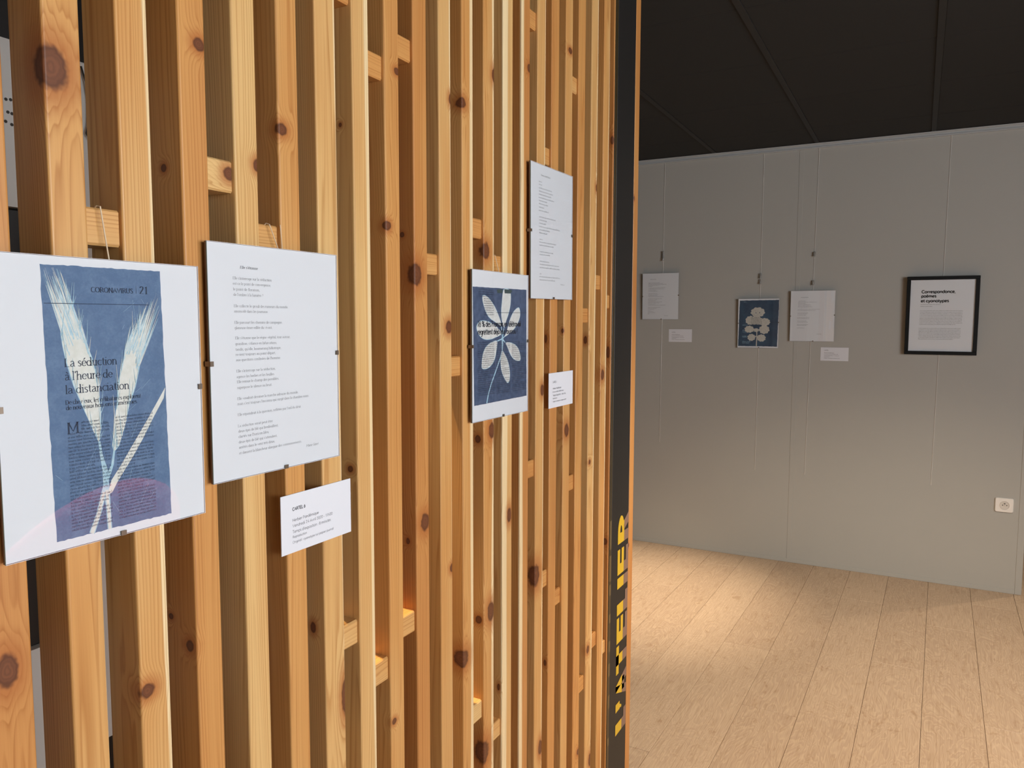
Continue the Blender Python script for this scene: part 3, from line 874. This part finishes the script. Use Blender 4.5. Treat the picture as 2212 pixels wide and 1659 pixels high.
m.tube([(.133, .0112, .334), (.1335, .0100, .318), (.1345, .0095, .300)], .0006)
m.build('hanging_string', TWINE, f2)

# ---- leaf print
f3, sh3 = clip_frame((0, 1.2745, 1.2898), RW, 0.2403, 0.30, 'glass clip frame with a blue print of a white seven-part leaf over newspaper')
CY3 = cyan_material('slate_cyanotype_blue', (0.062, 0.088, 0.160), (0.115, 0.150, 0.245), 70)
CY3W = cyan_material('leaf_cream', (0.66, 0.66, 0.64), (0.78, 0.78, 0.76), 90)
CY3L = cyan_material('leaf_rim_blue', (0.30, 0.52, 0.66), (0.50, 0.68, 0.78), 120)
NEWS3 = flatmat('newsprint_ink_dark', (0.016, 0.020, 0.034), 0.8)
CLIPPED = flatmat('printed_dark_green', (0.05, 0.075, 0.075), 0.8)
m = MB(); m.flat(ragged(mm([(9.2, 32.9), (236.5, 34.1), (233.5, 268.4), (4.2, 266.6)]), 30, .0003), PD - .00005)
m.build('cyanotype_print', CY3, sh3)
LEAVES = [[(41.1, 250.1), (51.8, 251.0), (65.9, 246.8), (80.1, 238.0), (94.7, 226.0), (107.3, 211.7), (118.0, 197.2), (120.1, 188.9), (107.3, 193.1), (90.4, 199.4), (71.8, 205.5), (59.7, 213.5), (49.7, 225.5), (42.6, 239.3)],
          [(128.9, 266.4), (150.9, 266.9), (159.8, 260.6), (161.2, 245.8), (157.6, 228.8), (148.7, 211.8), (137.6, 197.1), (133.2, 184.5), (126.6, 193.0), (120.2, 205.5), (119.3, 222.1), (122.4, 238.8), (124.5, 255.4)],
          [(199.0, 229.4), (203.7, 220.7), (203.8, 209.9), (194.4, 196.8), (178.2, 184.0), (155.4, 173.7), (131.0, 165.7), (142.0, 176.0), (148.7, 188.6), (157.6, 203.4), (171.2, 218.3), (187.3, 227.1)],
          [(18.1, 188.8), (25.9, 197.6), (41.6, 201.1), (65.7, 198.4), (90.4, 192.2), (109.4, 182.7), (122.3, 174.2), (111.5, 169.8), (94.5, 166.5), (73.7, 162.9), (49.4, 163.1), (31.6, 169.8), (21.9, 178.9)],
          [(102.9, 159.7), (86.1, 158.5), (65.5, 152.9), (49.3, 143.4), (41.2, 129.6), (37.9, 109.7), (41.1, 104.5), (57.1, 103.6), (75.5, 108.7), (90.2, 119.2), (96.5, 133.4), (100.8, 147.7)],
          [(122.2, 140.7), (116.6, 126.3), (116.6, 109.6), (122.2, 92.4), (135.3, 77.8), (146.5, 68.4), (155.5, 72.1), (158.2, 85.9), (155.4, 101.0), (146.5, 118.6), (133.2, 131.9)],
          [(135.4, 155.0), (146.5, 145.2), (157.7, 130.9), (173.7, 118.4), (197.0, 112.9), (207.4, 115.7), (205.4, 126.8), (196.9, 140.3), (180.5, 149.5), (159.9, 154.4)]]


def smooth_loop(pts, it=2):
    for _ in range(it):
        o_ = []
        for i in range(len(pts)):
            a, b_ = pts[i], pts[(i + 1) % len(pts)]
            o_ += [(a[0] * .75 + b_[0] * .25, a[1] * .75 + b_[1] * .25), (a[0] * .25 + b_[0] * .75, a[1] * .25 + b_[1] * .75)]
        pts = o_
    return pts


rim = MB()
for lf in LEAVES:
    lp = smooth_loop(mm(lf))
    rim.flat(grow(lp, .0012), PD - .00003)
    m = MB(); m.flat(lp, PD); m.build('leaf_silhouette', CY3W, sh3)
ribbon(rim, mm([(124.4, 166.0), (124.4, 150), (123.5, 138.6), (115.7, 124.3), (98.5, 100.1), (77.5, 72.6), (65.0, 51.0), (58.8, 33.6)]), [.004, .003, .0022, .0018, .0018, .0018, .0019, .0021], PD)
for a, b_ in (((124, 163), (103, 159)), ((124, 163), (136, 155)), ((124, 163), (122, 174)), ((124, 163), (131, 185)), ((124, 163), (119, 189)), ((124, 163), (124, 140)), ((124, 163), (134, 168))):
    vk = globals().get('vk', 0) + 1; ribbon(rim, mm([a, b_]), .0014, PD + .00002 + vk * 8e-6)
rim.build('pale_halo', CY3L, sh3)
m = MB(); m.flat(mm([(99, 264), (124, 266), (124, 257.5), (103, 257)]), PD + .00004); m.flat(mm([(132, 266), (160, 266), (168, 264), (159.8, 258), (134, 257.5)]), PD + .00004)
m.build('printed_mark', CLIPPED, sh3)
tx = MB()
text(tx, '76 % des Français en télétravail', .0212, .1884, .1859, .0074, TD, False, .62, .50)
text(tx, 'regrettent déjà leur bureau !', .0219, .1730, .1690, .0074, TD, False, .62, .50)
ribbon(tx, mm([(96.7, 217.0), (234.0, 217.9)]), .00035, TD)
tx.build('printed_text', NEWS3, sh3)
tx = MB()
rg = random.Random(11)
for k in range(12):
    greek(tx, .0475 if k > 3 else .026, .2610 - .0045 * k, .040 if k > 3 else .060, .0021, TD, 300 + k, hw=.00018)
for k in range(26):
    v = .1560 - .0042 * k
    greek(tx, .0225 + .0001 * k, v, .068 * (1 if rg.random() < .85 else .6), .0020, TD, 330 + k, hw=.00018)
    greek(tx, .0960 + .0001 * k, v - .001, .060 * (1 if rg.random() < .85 else .6), .0020, TD, 370 + k, hw=.00018)
    greek(tx, .1645 + .00015 * k, v - .002, .066 * (1 if rg.random() < .85 else .6), .0020, TD, 410 + k, hw=.00018)
tx.build('printed_text', flatmat('newsprint_ink_grey', (0.036, 0.044, 0.070), 0.8), sh3)
m = MB(); m.tube([(.108, .0200, .332), (.1085, .0165, .3362), (.1095, .0112, .3350), (.122, .0085, .300), (.123, .0075, .27)], .0008)
m.build('hanging_string', TWINE, f3)

# ---- upper poem
f4, sh4 = clip_frame((0, 1.5271, 1.5405), RW, 0.2287, 0.30, 'glass clip frame with a narrow poem, hung highest on the timber slats', tilt=-0.0104)
P4 = [(43.5, 260.6, 16.5), (43.5, 253.9, 17.5), (43.5, 246.4, 69.6), (43.5, 239.3, 75.7), (43.5, 232.2, 66.7), (43.5, 225.1, 81.9), (43.5, 218.4, 42.4), (43.5, 211.5, 47.3), (43.6, 203.8, 28.7), (43.6, 196.6, 52.3), (45, 182.5, 90),
      (45, 175.3, 40.6), (45.1, 168.2, 35.6), (45.1, 161, 113.6), (45.1, 153.8, 57), (46, 146.7, 42.2), (46.1, 132.4, 19.1), (46.1, 126.2, 90.8), (46.1, 119.4, 76.4), (47.6, 104.7, 73.5), (47.6, 98.5, 56.3), (48.6, 83, 50.3),
      (48.6, 76.2, 104.4), (48.6, 69.2, 108.2), (48.6, 55.1, 8.2), (47.2, 48.4, 112.4), (47.2, 41.3, 83.6), (162.4, 33.7, 23.2)]
tx = MB()
greek(tx, .0552, .2756, .0497, .0026, PD, 500, hw=.00035)
for i, (u, v, w) in enumerate(P4):
    greek(tx, u * .001, v * .001, w * .001, .0022, PD, 501 + i, hw=.00018)
tx.build('printed_text', INK, sh4)


# ------------------------------------------------------------------ caption cards
def caption(loc, rz, w, h, label, lines, th=0.0014, mat=CARDM):
    m_ = MB(); m_.bbox(0, w, 0, th, 0, h, 0.0003)
    root = tag(empty('caption_card', loc, rz), label, 'card')
    body = m_.build('card', mat, root)
    t_ = MB()
    for s_, u, v, wd, xh, we, gk in lines:
        if gk: greek(t_, u * .001, v * .001, wd * .001, xh * .001, 0.0002, gk, hw=xh * .00012)
        else: text(t_, s_, u * .001, v * .001, wd * .001, xh * .001, 0.0002, False, we, we)
    t_.build('printed_text', INKDARK if False else INK, body)
    return root


caption((-0.0104, 0.773, 1.159), RW, 0.1485, 0.085, 'white caption card reading CARTEL 6 below the nearest poem',
        [('CARTEL 6', 22.1, 60.8, 26.0, 3.0, .85, 0), ('Herbier Pandémique', 21.6, 45.0, 54.1, 2.9, .34, 0), ('Vendredi 24 Avril 2020 - 11h00', 21.6, 36.8, 84.3, 2.9, .34, 0), ("Temps d'exposition : 8 minutes", 21.4, 28.2, 80.2, 2.9, .34, 0),
         ('Reproduction', 21.4, 21.0, 29.0, 2.4, .32, 0), ('Original : cyanotype sur papier journal', 21.1, 13.4, 86.4, 2.4, .32, 0)])
caption((-0.0104, 1.646, 1.280), RW, 0.1425, 0.085, 'white caption card on the slats beside the leaf print',
        [('CARTEL', 21.0, 60.4, 20.0, 3.0, .55, 0), ('', 43, 60.4, 2, 3.0, 0, 71), ('Herbier Pandémique', 21.3, 45.0, 50.0, 2.9, .36, 0), ('', 21.4, 36.8, 65, 2.9, 0, 72), ("Temps d'exposition :", 21.6, 28.3, 50, 2.9, .36, 0), ('', 74, 28.3, 25, 2.9, 0, 73),
         ('Reproduction', 21.7, 21.1, 26.1, 2.4, .34, 0), ('Original : cyanotype sur papier journal', 21.8, 13.6, 79.5, 2.4, .34, 0)])

# ------------------------------------------------------------------ end post with lettering
post = tag(empty('sign_post', (XF, 2.0, 0)), "black steel end post of the slats with vertical yellow lettering", 'post')
m = MB(); m.bbox(-0.046, 0.0, 0.0905, 0.2385, 0.0005, CEIL - 0.0015, 0.0012); m.build('post_body', POSTM, post)
m = MB(); m.bbox(-0.040, 0.0005, 0.2390, 0.2785, 0.0005, CEIL - 0.0015, 0.0015); e_ = m.build('wood_edge', None, post)
wood_props(e_, .72, 9.0, [(0, .24, .79, .004, .006), (0, .243, 1.86, .004, .007)], 1234)


def clip_poly(pts, ymax=None, ymin=None):
    def cut(ps, f):
        out = []
        for i in range(len(ps)):
            a, b_ = ps[i], ps[(i + 1) % len(ps)]
            fa, fb = f(a), f(b_)
            if fa >= 0: out.append(a)
            if fa * fb < 0:
                k_ = fa / (fa - fb)
                out.append((a[0] + (b_[0] - a[0]) * k_, a[1] + (b_[1] - a[1]) * k_))
        return out
    if ymax is not None: pts = cut(pts, lambda q_: ymax - q_[0])
    if pts and ymin is not None: pts = cut(pts, lambda q_: q_[0] - ymin)
    return pts


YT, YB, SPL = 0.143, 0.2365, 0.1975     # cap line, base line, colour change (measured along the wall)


def letter(name_z0, z1, polys):
    m_ = MB()
    z0 = name_z0
    for ps in polys:    # (s along reading direction 0..1, t from base line 0 to cap line 1)
        q_ = [(YB - t_ * (YB - YT), z0 + s_ * (z1 - z0)) for s_, t_ in ps]
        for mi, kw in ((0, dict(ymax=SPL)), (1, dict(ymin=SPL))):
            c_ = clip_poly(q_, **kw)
            if len(c_) >= 3:
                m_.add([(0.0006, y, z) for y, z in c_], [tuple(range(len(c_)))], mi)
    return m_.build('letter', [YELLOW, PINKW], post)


def rect(s0, s1, t0, t1): return [(s0, t0), (s1, t0), (s1, t1), (s0, t1)]
EPOLY = [rect(0, .42, 0, 1), rect(.42, 1, .78, 1), rect(.42, 1, .40, .63), rect(.42, 1, 0, .22)]
LPOLY = [rect(0, .55, 0, 1), rect(.55, 1, 0, .24)]
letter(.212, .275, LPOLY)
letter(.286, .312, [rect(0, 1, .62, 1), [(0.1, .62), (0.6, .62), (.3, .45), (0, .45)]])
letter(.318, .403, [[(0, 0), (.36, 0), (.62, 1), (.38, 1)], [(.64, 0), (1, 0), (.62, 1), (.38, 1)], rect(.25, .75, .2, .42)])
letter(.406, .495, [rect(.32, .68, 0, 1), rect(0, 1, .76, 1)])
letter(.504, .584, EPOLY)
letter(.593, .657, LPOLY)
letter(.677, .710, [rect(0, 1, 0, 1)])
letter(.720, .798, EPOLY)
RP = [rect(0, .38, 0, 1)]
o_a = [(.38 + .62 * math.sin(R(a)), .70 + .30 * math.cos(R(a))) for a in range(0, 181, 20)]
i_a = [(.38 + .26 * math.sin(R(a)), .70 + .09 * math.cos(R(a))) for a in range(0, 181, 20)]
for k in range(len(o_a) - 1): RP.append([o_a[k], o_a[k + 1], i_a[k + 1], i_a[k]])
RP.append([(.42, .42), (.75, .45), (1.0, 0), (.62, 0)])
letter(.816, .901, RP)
m = MB(); m.bbox(-0.0018, 0.0, 0.0710, 0.0902, 0.0005, CEIL - 0.0015, 0.0004); m.build('edge_strip', OLIVEB, post)
for za, zb in ((.818, .905), (.722, .800), (.679, .712), (.595, .622), (.506, .540), (.430, .470), (.330, .372), (.214, .238)):
    m = MB(); m.box(0.0, 0.0004, 0.0735, 0.0890, za, zb); m.build('letter_wrap', OLIVE, post)

# ------------------------------------------------------------------ what shows through the slats
pn = tag(empty('storage_panel', (-0.50, 0, 0)), 'white metal panel with a black screen, glimpsed through the slats', 'panel')
m = MB()
m.bbox(-0.03, 0.0, 0.728, 2.0, 0.735, 1.924, 0.002)
m.box(-0.03, 0.0, -0.6, 0.728, 1.667, 1.924); m.box(-0.03, 0.0, -0.6, 0.728, 0.735, 0.948)
m.build('panel_sheet', WHITEP, pn)
m = MB(); m.bbox(-0.05, -0.012, -0.6, 0.727, 0.949, 1.666, 0.003); m.build('screen', BLACKP, pn)
m = MB()
for y, z in ((.704, 1.831), (.711, 1.832), (.712, 1.811), (.702, 1.797), (.711, 1.794), (.706, 1.812), (.72, 1.83), (.722, 1.80)):
    m.tube([(0.0002, y, z), (0.0006, y, z)], .0026, 8)
m.build('vent_hole', HOLE, pn)
m = MB(); m.tube([(.004, .826, 1.915), (.006, .832, 1.89), (.005, .836, 1.86), (.004, .834, 1.82), (.006, .829, 1.805), (.004, .838, 1.79)], .0016)
m.build('cable', HOLE, pn)
m = MB(); m.box(-0.03, -0.005, -0.6, 2.0, 0.0, 0.734); m.box(-0.03, -0.005, -0.6, 2.0, 1.925, 2.5)
m.build('dark_surround', BLACKP, pn)

# ------------------------------------------------------------------ far wall: cables, frames, captions, socket
GAL = 'hanging cords on the grey wall'
def cable(x_top, x_bot, z_bot, hooks, label):
    root = tag(empty('hanging_cord', (x_top, FAR_Y, 0)), label, 'cord', GAL)
    m_ = MB(); m_.tube([(0, -0.004, CEIL - 0.022), (x_bot - x_top, -0.003, z_bot)], 0.0007, 5); m_.build('cord', NYLON, root)
    for za, zb in hooks:
        f = (CEIL - (za + zb) / 2) / (CEIL - z_bot)
        xx = (x_bot - x_top) * f
        h_ = MB(); h_.bbox(xx - 0.006, xx + 0.006, -0.014, -0.0015, za, zb, 0.002)
        h_.bbox(xx - 0.0025, xx + 0.0025, -0.019, -0.013, za - 0.004, za + 0.012, 0.001)
        h_.build('cord_hook', STEEL, root)


cable(-0.728, -0.731, 0.688, [(1.884, 1.944)], 'clear cord with a slim metal hook above the leftmost far poem')
cable(-0.111, -0.113, 0.56, [(1.756, 1.784), (1.722, 1.748)], 'clear cord with a double metal hook above the flower print')
cable(0.202, 0.181, 0.559, [(1.878, 1.904), (1.710, 1.735)], 'clear cord with two spaced hooks above the far poem beside the flower print')
cable(0.877, 0.858, 0.564, [], 'clear cord that carries the black frame on the grey wall')

YFR = FAR_Y - 0.018
LEAN = R(1.2)
fa, sa = clip_frame((-0.860, YFR, 1.502), 0, 0.2425, 0.299, 'small glass clip frame with a poem, leftmost on the grey wall', lean=LEAN)
tx = MB()
zz = lambda x, y: ((x - 180) / 630 * .242, .300 - (y - 258) / 822 * .300)
for i, (x0, x1, y) in enumerate([(318, 422, 372), (285, 480, 432), (285, 535, 446), (285, 600, 462), (285, 470, 480), (285, 355, 494), (285, 580, 522), (285, 560, 542), (285, 430, 562), (285, 455, 583), (285, 440, 622), (285, 455, 642), (285, 440, 660), (285, 552, 678),
                                 (280, 525, 716), (280, 440, 734), (280, 420, 753), (280, 530, 773), (280, 480, 792), (285, 415, 812), (285, 590, 830), (280, 500, 868), (280, 430, 888), (280, 390, 906), (280, 325, 926), (280, 385, 946), (280, 412, 966), (280, 310, 984), (565, 632, 1018)]):
    u, v = zz(x0, y)
    greek(tx, u, v, (x1 - x0) / 630 * .242, .0026 if i else .0034, PD, 600 + i, hw=.00030 if i else .0004)
tx.build('printed_text', INK, sa)

fb, sb = clip_frame((-0.238, YFR, 1.327), 0, 0.244, 0.302, 'small glass clip frame with a dark blue print of white blossoms', lean=LEAN)
CYB = cyan_material('navy_cyanotype', (0.020, 0.042, 0.090), (0.040, 0.095, 0.165), 14)
CYBW = cyan_material('blossom_cream', (0.50, 0.48, 0.43), (0.66, 0.63, 0.58), 110)
wz = lambda x, y: ((x - 118) / 618 * .244, .302 - (y - 560) / 752 * .302)
m = MB(); m.flat(ragged([wz(128, 1288), wz(718, 1288), wz(732, 580), wz(140, 585)], 30, .0009), PD - .00004); m.build('cyanotype_print', CYB, sb)


def blossom(cx, cy, rx, ry, n, seed, depth=.10):
    rg_ = random.Random(seed)
    return [wz(cx + rx * (1 - depth + depth * abs(math.sin(n * a / 2 + seed))) * math.cos(a) * rg_.uniform(.97, 1.03),
               cy + ry * (1 - depth + depth * abs(math.sin(n * a / 2 + seed))) * math.sin(a) * rg_.uniform(.97, 1.03)) for a in [2 * math.pi * k / 48 for k in range(48)]]


for bx_ in ((418, 765, 110, 78, 9, 1), (310, 890, 78, 72, 9, 2), (400, 890, 100, 70, 8, 3), (520, 915, 92, 62, 11, 4), (295, 1027, 76, 56, 9, 5), (400, 1040, 42, 30, 7, 6), (520, 1030, 82, 70, 9, 7), (330, 1152, 62, 56, 9, 8), (482, 1160, 68, 58, 9, 9)):
    m = MB(); m.flat(blossom(*bx_, .16), PD + .00001 * bx_[5]); m.build('blossom_silhouette', CYBW, sb)
m = MB(); ribbon(m, [wz(410, 1050), wz(412, 1150), wz(408, 1290)], .003, PD + .0001); ribbon(m, [wz(410, 1140), wz(440, 1130)], .0025, PD + .0001); ribbon(m, [wz(410, 1140), wz(380, 1130)], .0025, PD + .0001)
m.build('stem_silhouette', CYBW, sb)
tx = MB()
for k in range(7):
    u, v = wz(322, 855 + 21 * k)
    greek(tx, u, v, .066 - .002 * (k % 3), .004, PD + .0003, 700 + k, hw=.0006)
tx.build('printed_text', NEWS3, sb)
m = MB()
for cx_, cy_ in ((390, 775), (447, 772)):
    a, b_ = wz(cx_, cy_); m.flat([(a + .003 * math.cos(R(t_ * 45)), b_ + .003 * math.sin(R(t_ * 45))) for t_ in range(8)], PD + .0002)
m.build('flower_centre', CYB, sb)
tx = MB()
for k, (y, w) in enumerate(((970, .03), (1050, .03), (1075, .03), (1140, .032), (1155, .03), (1225, .055), (1245, .045), (615, .016))):
    u, v = wz(192 if k < 7 else 205, y)
    greek(tx, u, v, w, .0045, PD, 730 + k, hw=.0005)
tag(tx.build('pale_print', CY3L, sb), kind='stuff')

fc, sc_ = clip_frame((0.071, YFR, 1.372), 0, 0.249, 0.301, 'small glass clip frame with a poem, between the blossom print and the black frame', lean=LEAN)
tx = MB()
yz = lambda x, y: ((x - 935) / 665 * .249, .301 - (y - 435) / 775 * .301)
for i, (x0, x1, y) in enumerate([(1090, 1208, 540), (1055, 1165, 594), (1050, 1330, 612), (1050, 1170, 630), (1050, 1240, 650), (1050, 1245, 668), (1050, 1265, 686), (1045, 1380, 722), (1045, 1310, 740), (1045, 1205, 778), (1045, 1190, 794), (1045, 1170, 812), (1042, 1230, 848), (1042, 1225, 864),
                                 (1042, 1185, 902), (1042, 1205, 920), (1042, 1215, 955), (1042, 1185, 972), (1042, 1160, 1008), (1340, 1412, 1100)]):
    u, v = yz(x0, y)
    greek(tx, u, v, (x1 - x0) / 665 * .249, .0026 if i else .0034, PD, 640 + i, hw=.00030 if i else .0004)
tx.build('printed_text', INK, sc_)

CAPL = lambda w, sd: [('CARTEL', 20, 60, 24, 3.2, .6, 0), ('Herbier Pandémique', 20, 45, 54, 3.0, .45, 0), ('', 20, 36.8, 78, 3.0, 0, sd), ("Temps d'exposition :", 20, 28.4, 52, 3.0, .45, 0), ('', 75, 28.4, 28, 3.0, 0, sd + 1), ('Reproduction', 20, 20.8, 30, 2.6, .42, 0),
                      ('Original : cyanotype sur papier journal', 20, 13.2, 86, 2.6, .42, 0)]
caption((-0.683, FAR_Y - 0.0015, 1.356), 0, 0.152, 0.082, 'white caption card below the leftmost poem on the grey wall', CAPL(1, 801))
caption((0.247, FAR_Y - 0.0015, 1.2575), 0, 0.154, 0.0795, 'white caption card below and right of the poem beside the blossom print', CAPL(1, 811))

# black wooden frame
bf = tag(empty('picture_frame', (0.692, FAR_Y - 0.031, 1.307)), 'black wooden picture frame with the printed exhibition introduction', 'picture frame')
bf.rotation_euler = (R(1.0), 0, 0)
W_, H_, B_ = 0.353, 0.435, 0.0195
for nm, (u0, u1, v0, v1) in {'b': (0, W_, 0, B_), 't': (0, W_, H_ - B_, H_), 'l': (0, B_, B_, H_ - B_), 'r': (W_ - B_, W_, B_, H_ - B_)}.items():
    m = MB(); m.bbox(u0, u1, 0, 0.020, v0, v1, 0.0015); m.build('frame_rail', BLACKF, bf)
m = MB(); m.box(B_ - .003, W_ - B_ + .003, .010, .012, B_ - .003, H_ - B_ + .003); sh5 = m.build('sheet', PAPER, bf)
m = MB(); m.box(B_ - .003, W_ - B_ + .003, .0065, .0085, B_ - .003, H_ - B_ + .003); m.build('glass_pane', GLASS, bf)
tx = MB()
bz = lambda x, y: ((x - 237) / 1170 * W_, H_ - (y - 158) / 1315 * H_)
BD = -.0097
for s_, x0, x1, y in (('Correspondance,', 482, 1030, 436), ('poèmes', 480, 725, 508), ('et cyanotypes', 478, 930, 588)):
    u, v = bz(x0, y); text(tx, s_, u, v, (x1 - x0) / 1170 * W_, .0100, BD, False, 1.15, .95)
for k, (x0, x1, y) in enumerate([(475, 808, 633), (475, 668, 667)] + [(470, 1158 if j < 9 else 1055, 738 + 25.6 * j) for j in range(10)] + [(463, 1142 if j < 7 else 1032, 1036 + 25.6 * j) for j in range(8)]):
    u, v = bz(x0, y); greek(tx, u, v, (x1 - x0) / 1170 * W_, .0030, BD, 840 + k, hw=.00032)
tx.build('printed_text', INKDARK, sh5)

# wall socket
so = tag(empty('wall_socket', (1.170, FAR_Y, 0.452)), 'white square wall socket low on the grey wall', 'socket')
m = MB()
n_ = 6
def rrect(w, h, r_, y):
    pts = []
    for cx_, cz_, a0 in ((w - r_, r_, -90), (w - r_, h - r_, 0), (r_, h - r_, 90), (r_, r_, 180)):
        for k in range(4): pts.append((cx_ + r_ * math.cos(R(a0 + 30 * k)), y, cz_ + r_ * math.sin(R(a0 + 30 * k))))
    return pts
m.loft([rrect(.086, .078, .008, -.0002), rrect(.086, .078, .008, -.007), [(x * .94 + .0026, -.010, z * .94 + .0023) for x, y, z in rrect(.086, .078, .008, 0)]])
plate = m.build('socket_plate', PLASTIC, so)
cx_, cz_ = .045, .039
m = MB()
ring = lambda r_, y: [(cx_ + r_ * math.cos(R(15 * k)), y, cz_ + r_ * math.sin(R(15 * k))) for k in range(24)]
m.loft([ring(.0235, -.0101), ring(.0235, -.0122), ring(.0205, -.0122), ring(.0200, -.0103)], False, True)
m.build('socket_well', flatmat('socket_well_plastic', (0.66, 0.62, 0.57), .4), so)
for dx_, dz_ in ((-.0095, 0), (.0095, 0)):
    m = MB(); m.tube([(cx_ + dx_, -.0106, cz_ + dz_), (cx_ + dx_, -.0103, cz_ + dz_)], .0027, 10); m.build('socket_hole', HOLE, so)
m = MB(); m.tube([(cx_, -.0104, cz_ + .010), (cx_, -.020, cz_ + .010)], .0024, 8); m.build('earth_pin', DARKM, so)

# ------------------------------------------------------------------ red tub chair on the right of the room (mirrored in the nearest glass)
chair = tag(empty('tub_armchair', (2.02, 1.73, 0), R(90)), 'rounded red armchair, mirrored in the glass of the wheat print', 'armchair')


def shell(y_in, y_out, z0, hgt, r_out, r_in):
    """curved back-and-arms shell, open towards local -Y"""
    m_ = MB()
    rings = []
    N = 28
    for k in range(N + 1):
        a = R(-20 + 220 * k / N)
        ca, sa_ = math.cos(a), math.sin(a)
        z1 = z0 + hgt * (0.62 + 0.38 * max(0.0, min(1.0, (sa_ - 0.1) / 0.9)))
        prof = []
        mid, hw_ = (r_out + r_in) / 2, (r_out - r_in) / 2
        prof += [(r_in, z0), (r_out - 0.02, z0)]
        for j in range(7):
            b2 = R(180 * j / 6)
            prof.append((mid + hw_ * math.cos(b2), z1 - hw_ + hw_ * math.sin(b2)))
        rings.append([(r * ca, r * sa_ * 0.92, z) for r, z in prof])
    m_.loft(rings)
    return m_


shell(0, 0, 0.16, 0.76, 0.37, 0.28).build('back_shell', REDF, chair, None, True)
m = MB()
rr = lambda sc, z: [(0.272 * sc * math.cos(R(15 * k)), 0.245 * sc * math.sin(R(15 * k)) - 0.03, z) for k in range(24)]
m.loft([rr(.97, .17), rr(1, .20), rr(1.02, .40), rr(.98, .44), rr(.85, .455)])
m.build('seat_cushion', REDF, chair, None, True)
for sx, sy in ((-1, -1), (1, -1), (-1, 1), (1, 1)):
    m = MB(); m.tube([(.20 * sx, .19 * sy - .01, .18), (.23 * sx, .22 * sy - .01, .0)], [.018, .011], 8); m.build('leg', DARKM, chair)

# ------------------------------------------------------------------ ceiling downlights
def downlight(loc, aim, power, size_deg, label, col=WARM, blend=0.6, soft=0.03):
    root = tag(empty('ceiling_spotlight', loc), label, 'spotlight', 'recessed ceiling spotlights')
    m_ = MB()
    rg_ = lambda r_, z: [(r_ * math.cos(R(20 * k)), r_ * math.sin(R(20 * k)), z) for k in range(18)]
    m_.loft([rg_(.048, -.001), rg_(.046, -.006), rg_(.038, -.006), rg_(.034, .004)], False, False)
    m_.build('trim_ring', DARKM, root)
    m_ = MB(); m_.loft([rg_(.034, .0035), rg_(.0335, .0045)]); m_.build('reflector', STEEL, root)
    d = bpy.data.lights.new('spot_beam', 'SPOT')
    d.energy = power; d.color = col; d.spot_size = R(size_deg); d.spot_blend = blend; d.shadow_soft_size = soft
    o_ = bpy.data.objects.new('spot_beam', d)
    COL.objects.link(o_)
    o_.parent = root
    o_.location = (0, 0, -0.012)
    o_.rotation_euler = (Vector(aim) - Vector(loc)).to_track_quat('-Z', 'Y').to_euler()
    return root


downlight((-0.44, 1.12, CEIL), (-0.05, 1.13, 0.92), 260, 17, 'recessed ceiling spotlight close behind the timber slats', col=(1.0, 0.72, 0.38), blend=0.4)
downlight((-0.72, 3.92, CEIL), (-0.68, 3.94, 0), 340, 50, 'recessed ceiling spotlight behind the end post', blend=1.0)
downlight((1.25, 2.55, CEIL), (0.92, 3.05, 0), 285, 100, 'recessed ceiling spotlight over the right of the oak floor', blend=0.8)
downlight((2.25, 5.85, CEIL), (1.2, 4.6, 0), 60, 80, 'recessed ceiling spotlight past the end of the grey wall')
downlight((0.98, 1.45, CEIL), (1.68, 1.72, 0.72), 175, 30, 'unseen ceiling spotlight added to brighten the red armchair', blend=0.5)  # extra lamp, added only to strengthen the chair's reflection in the glass
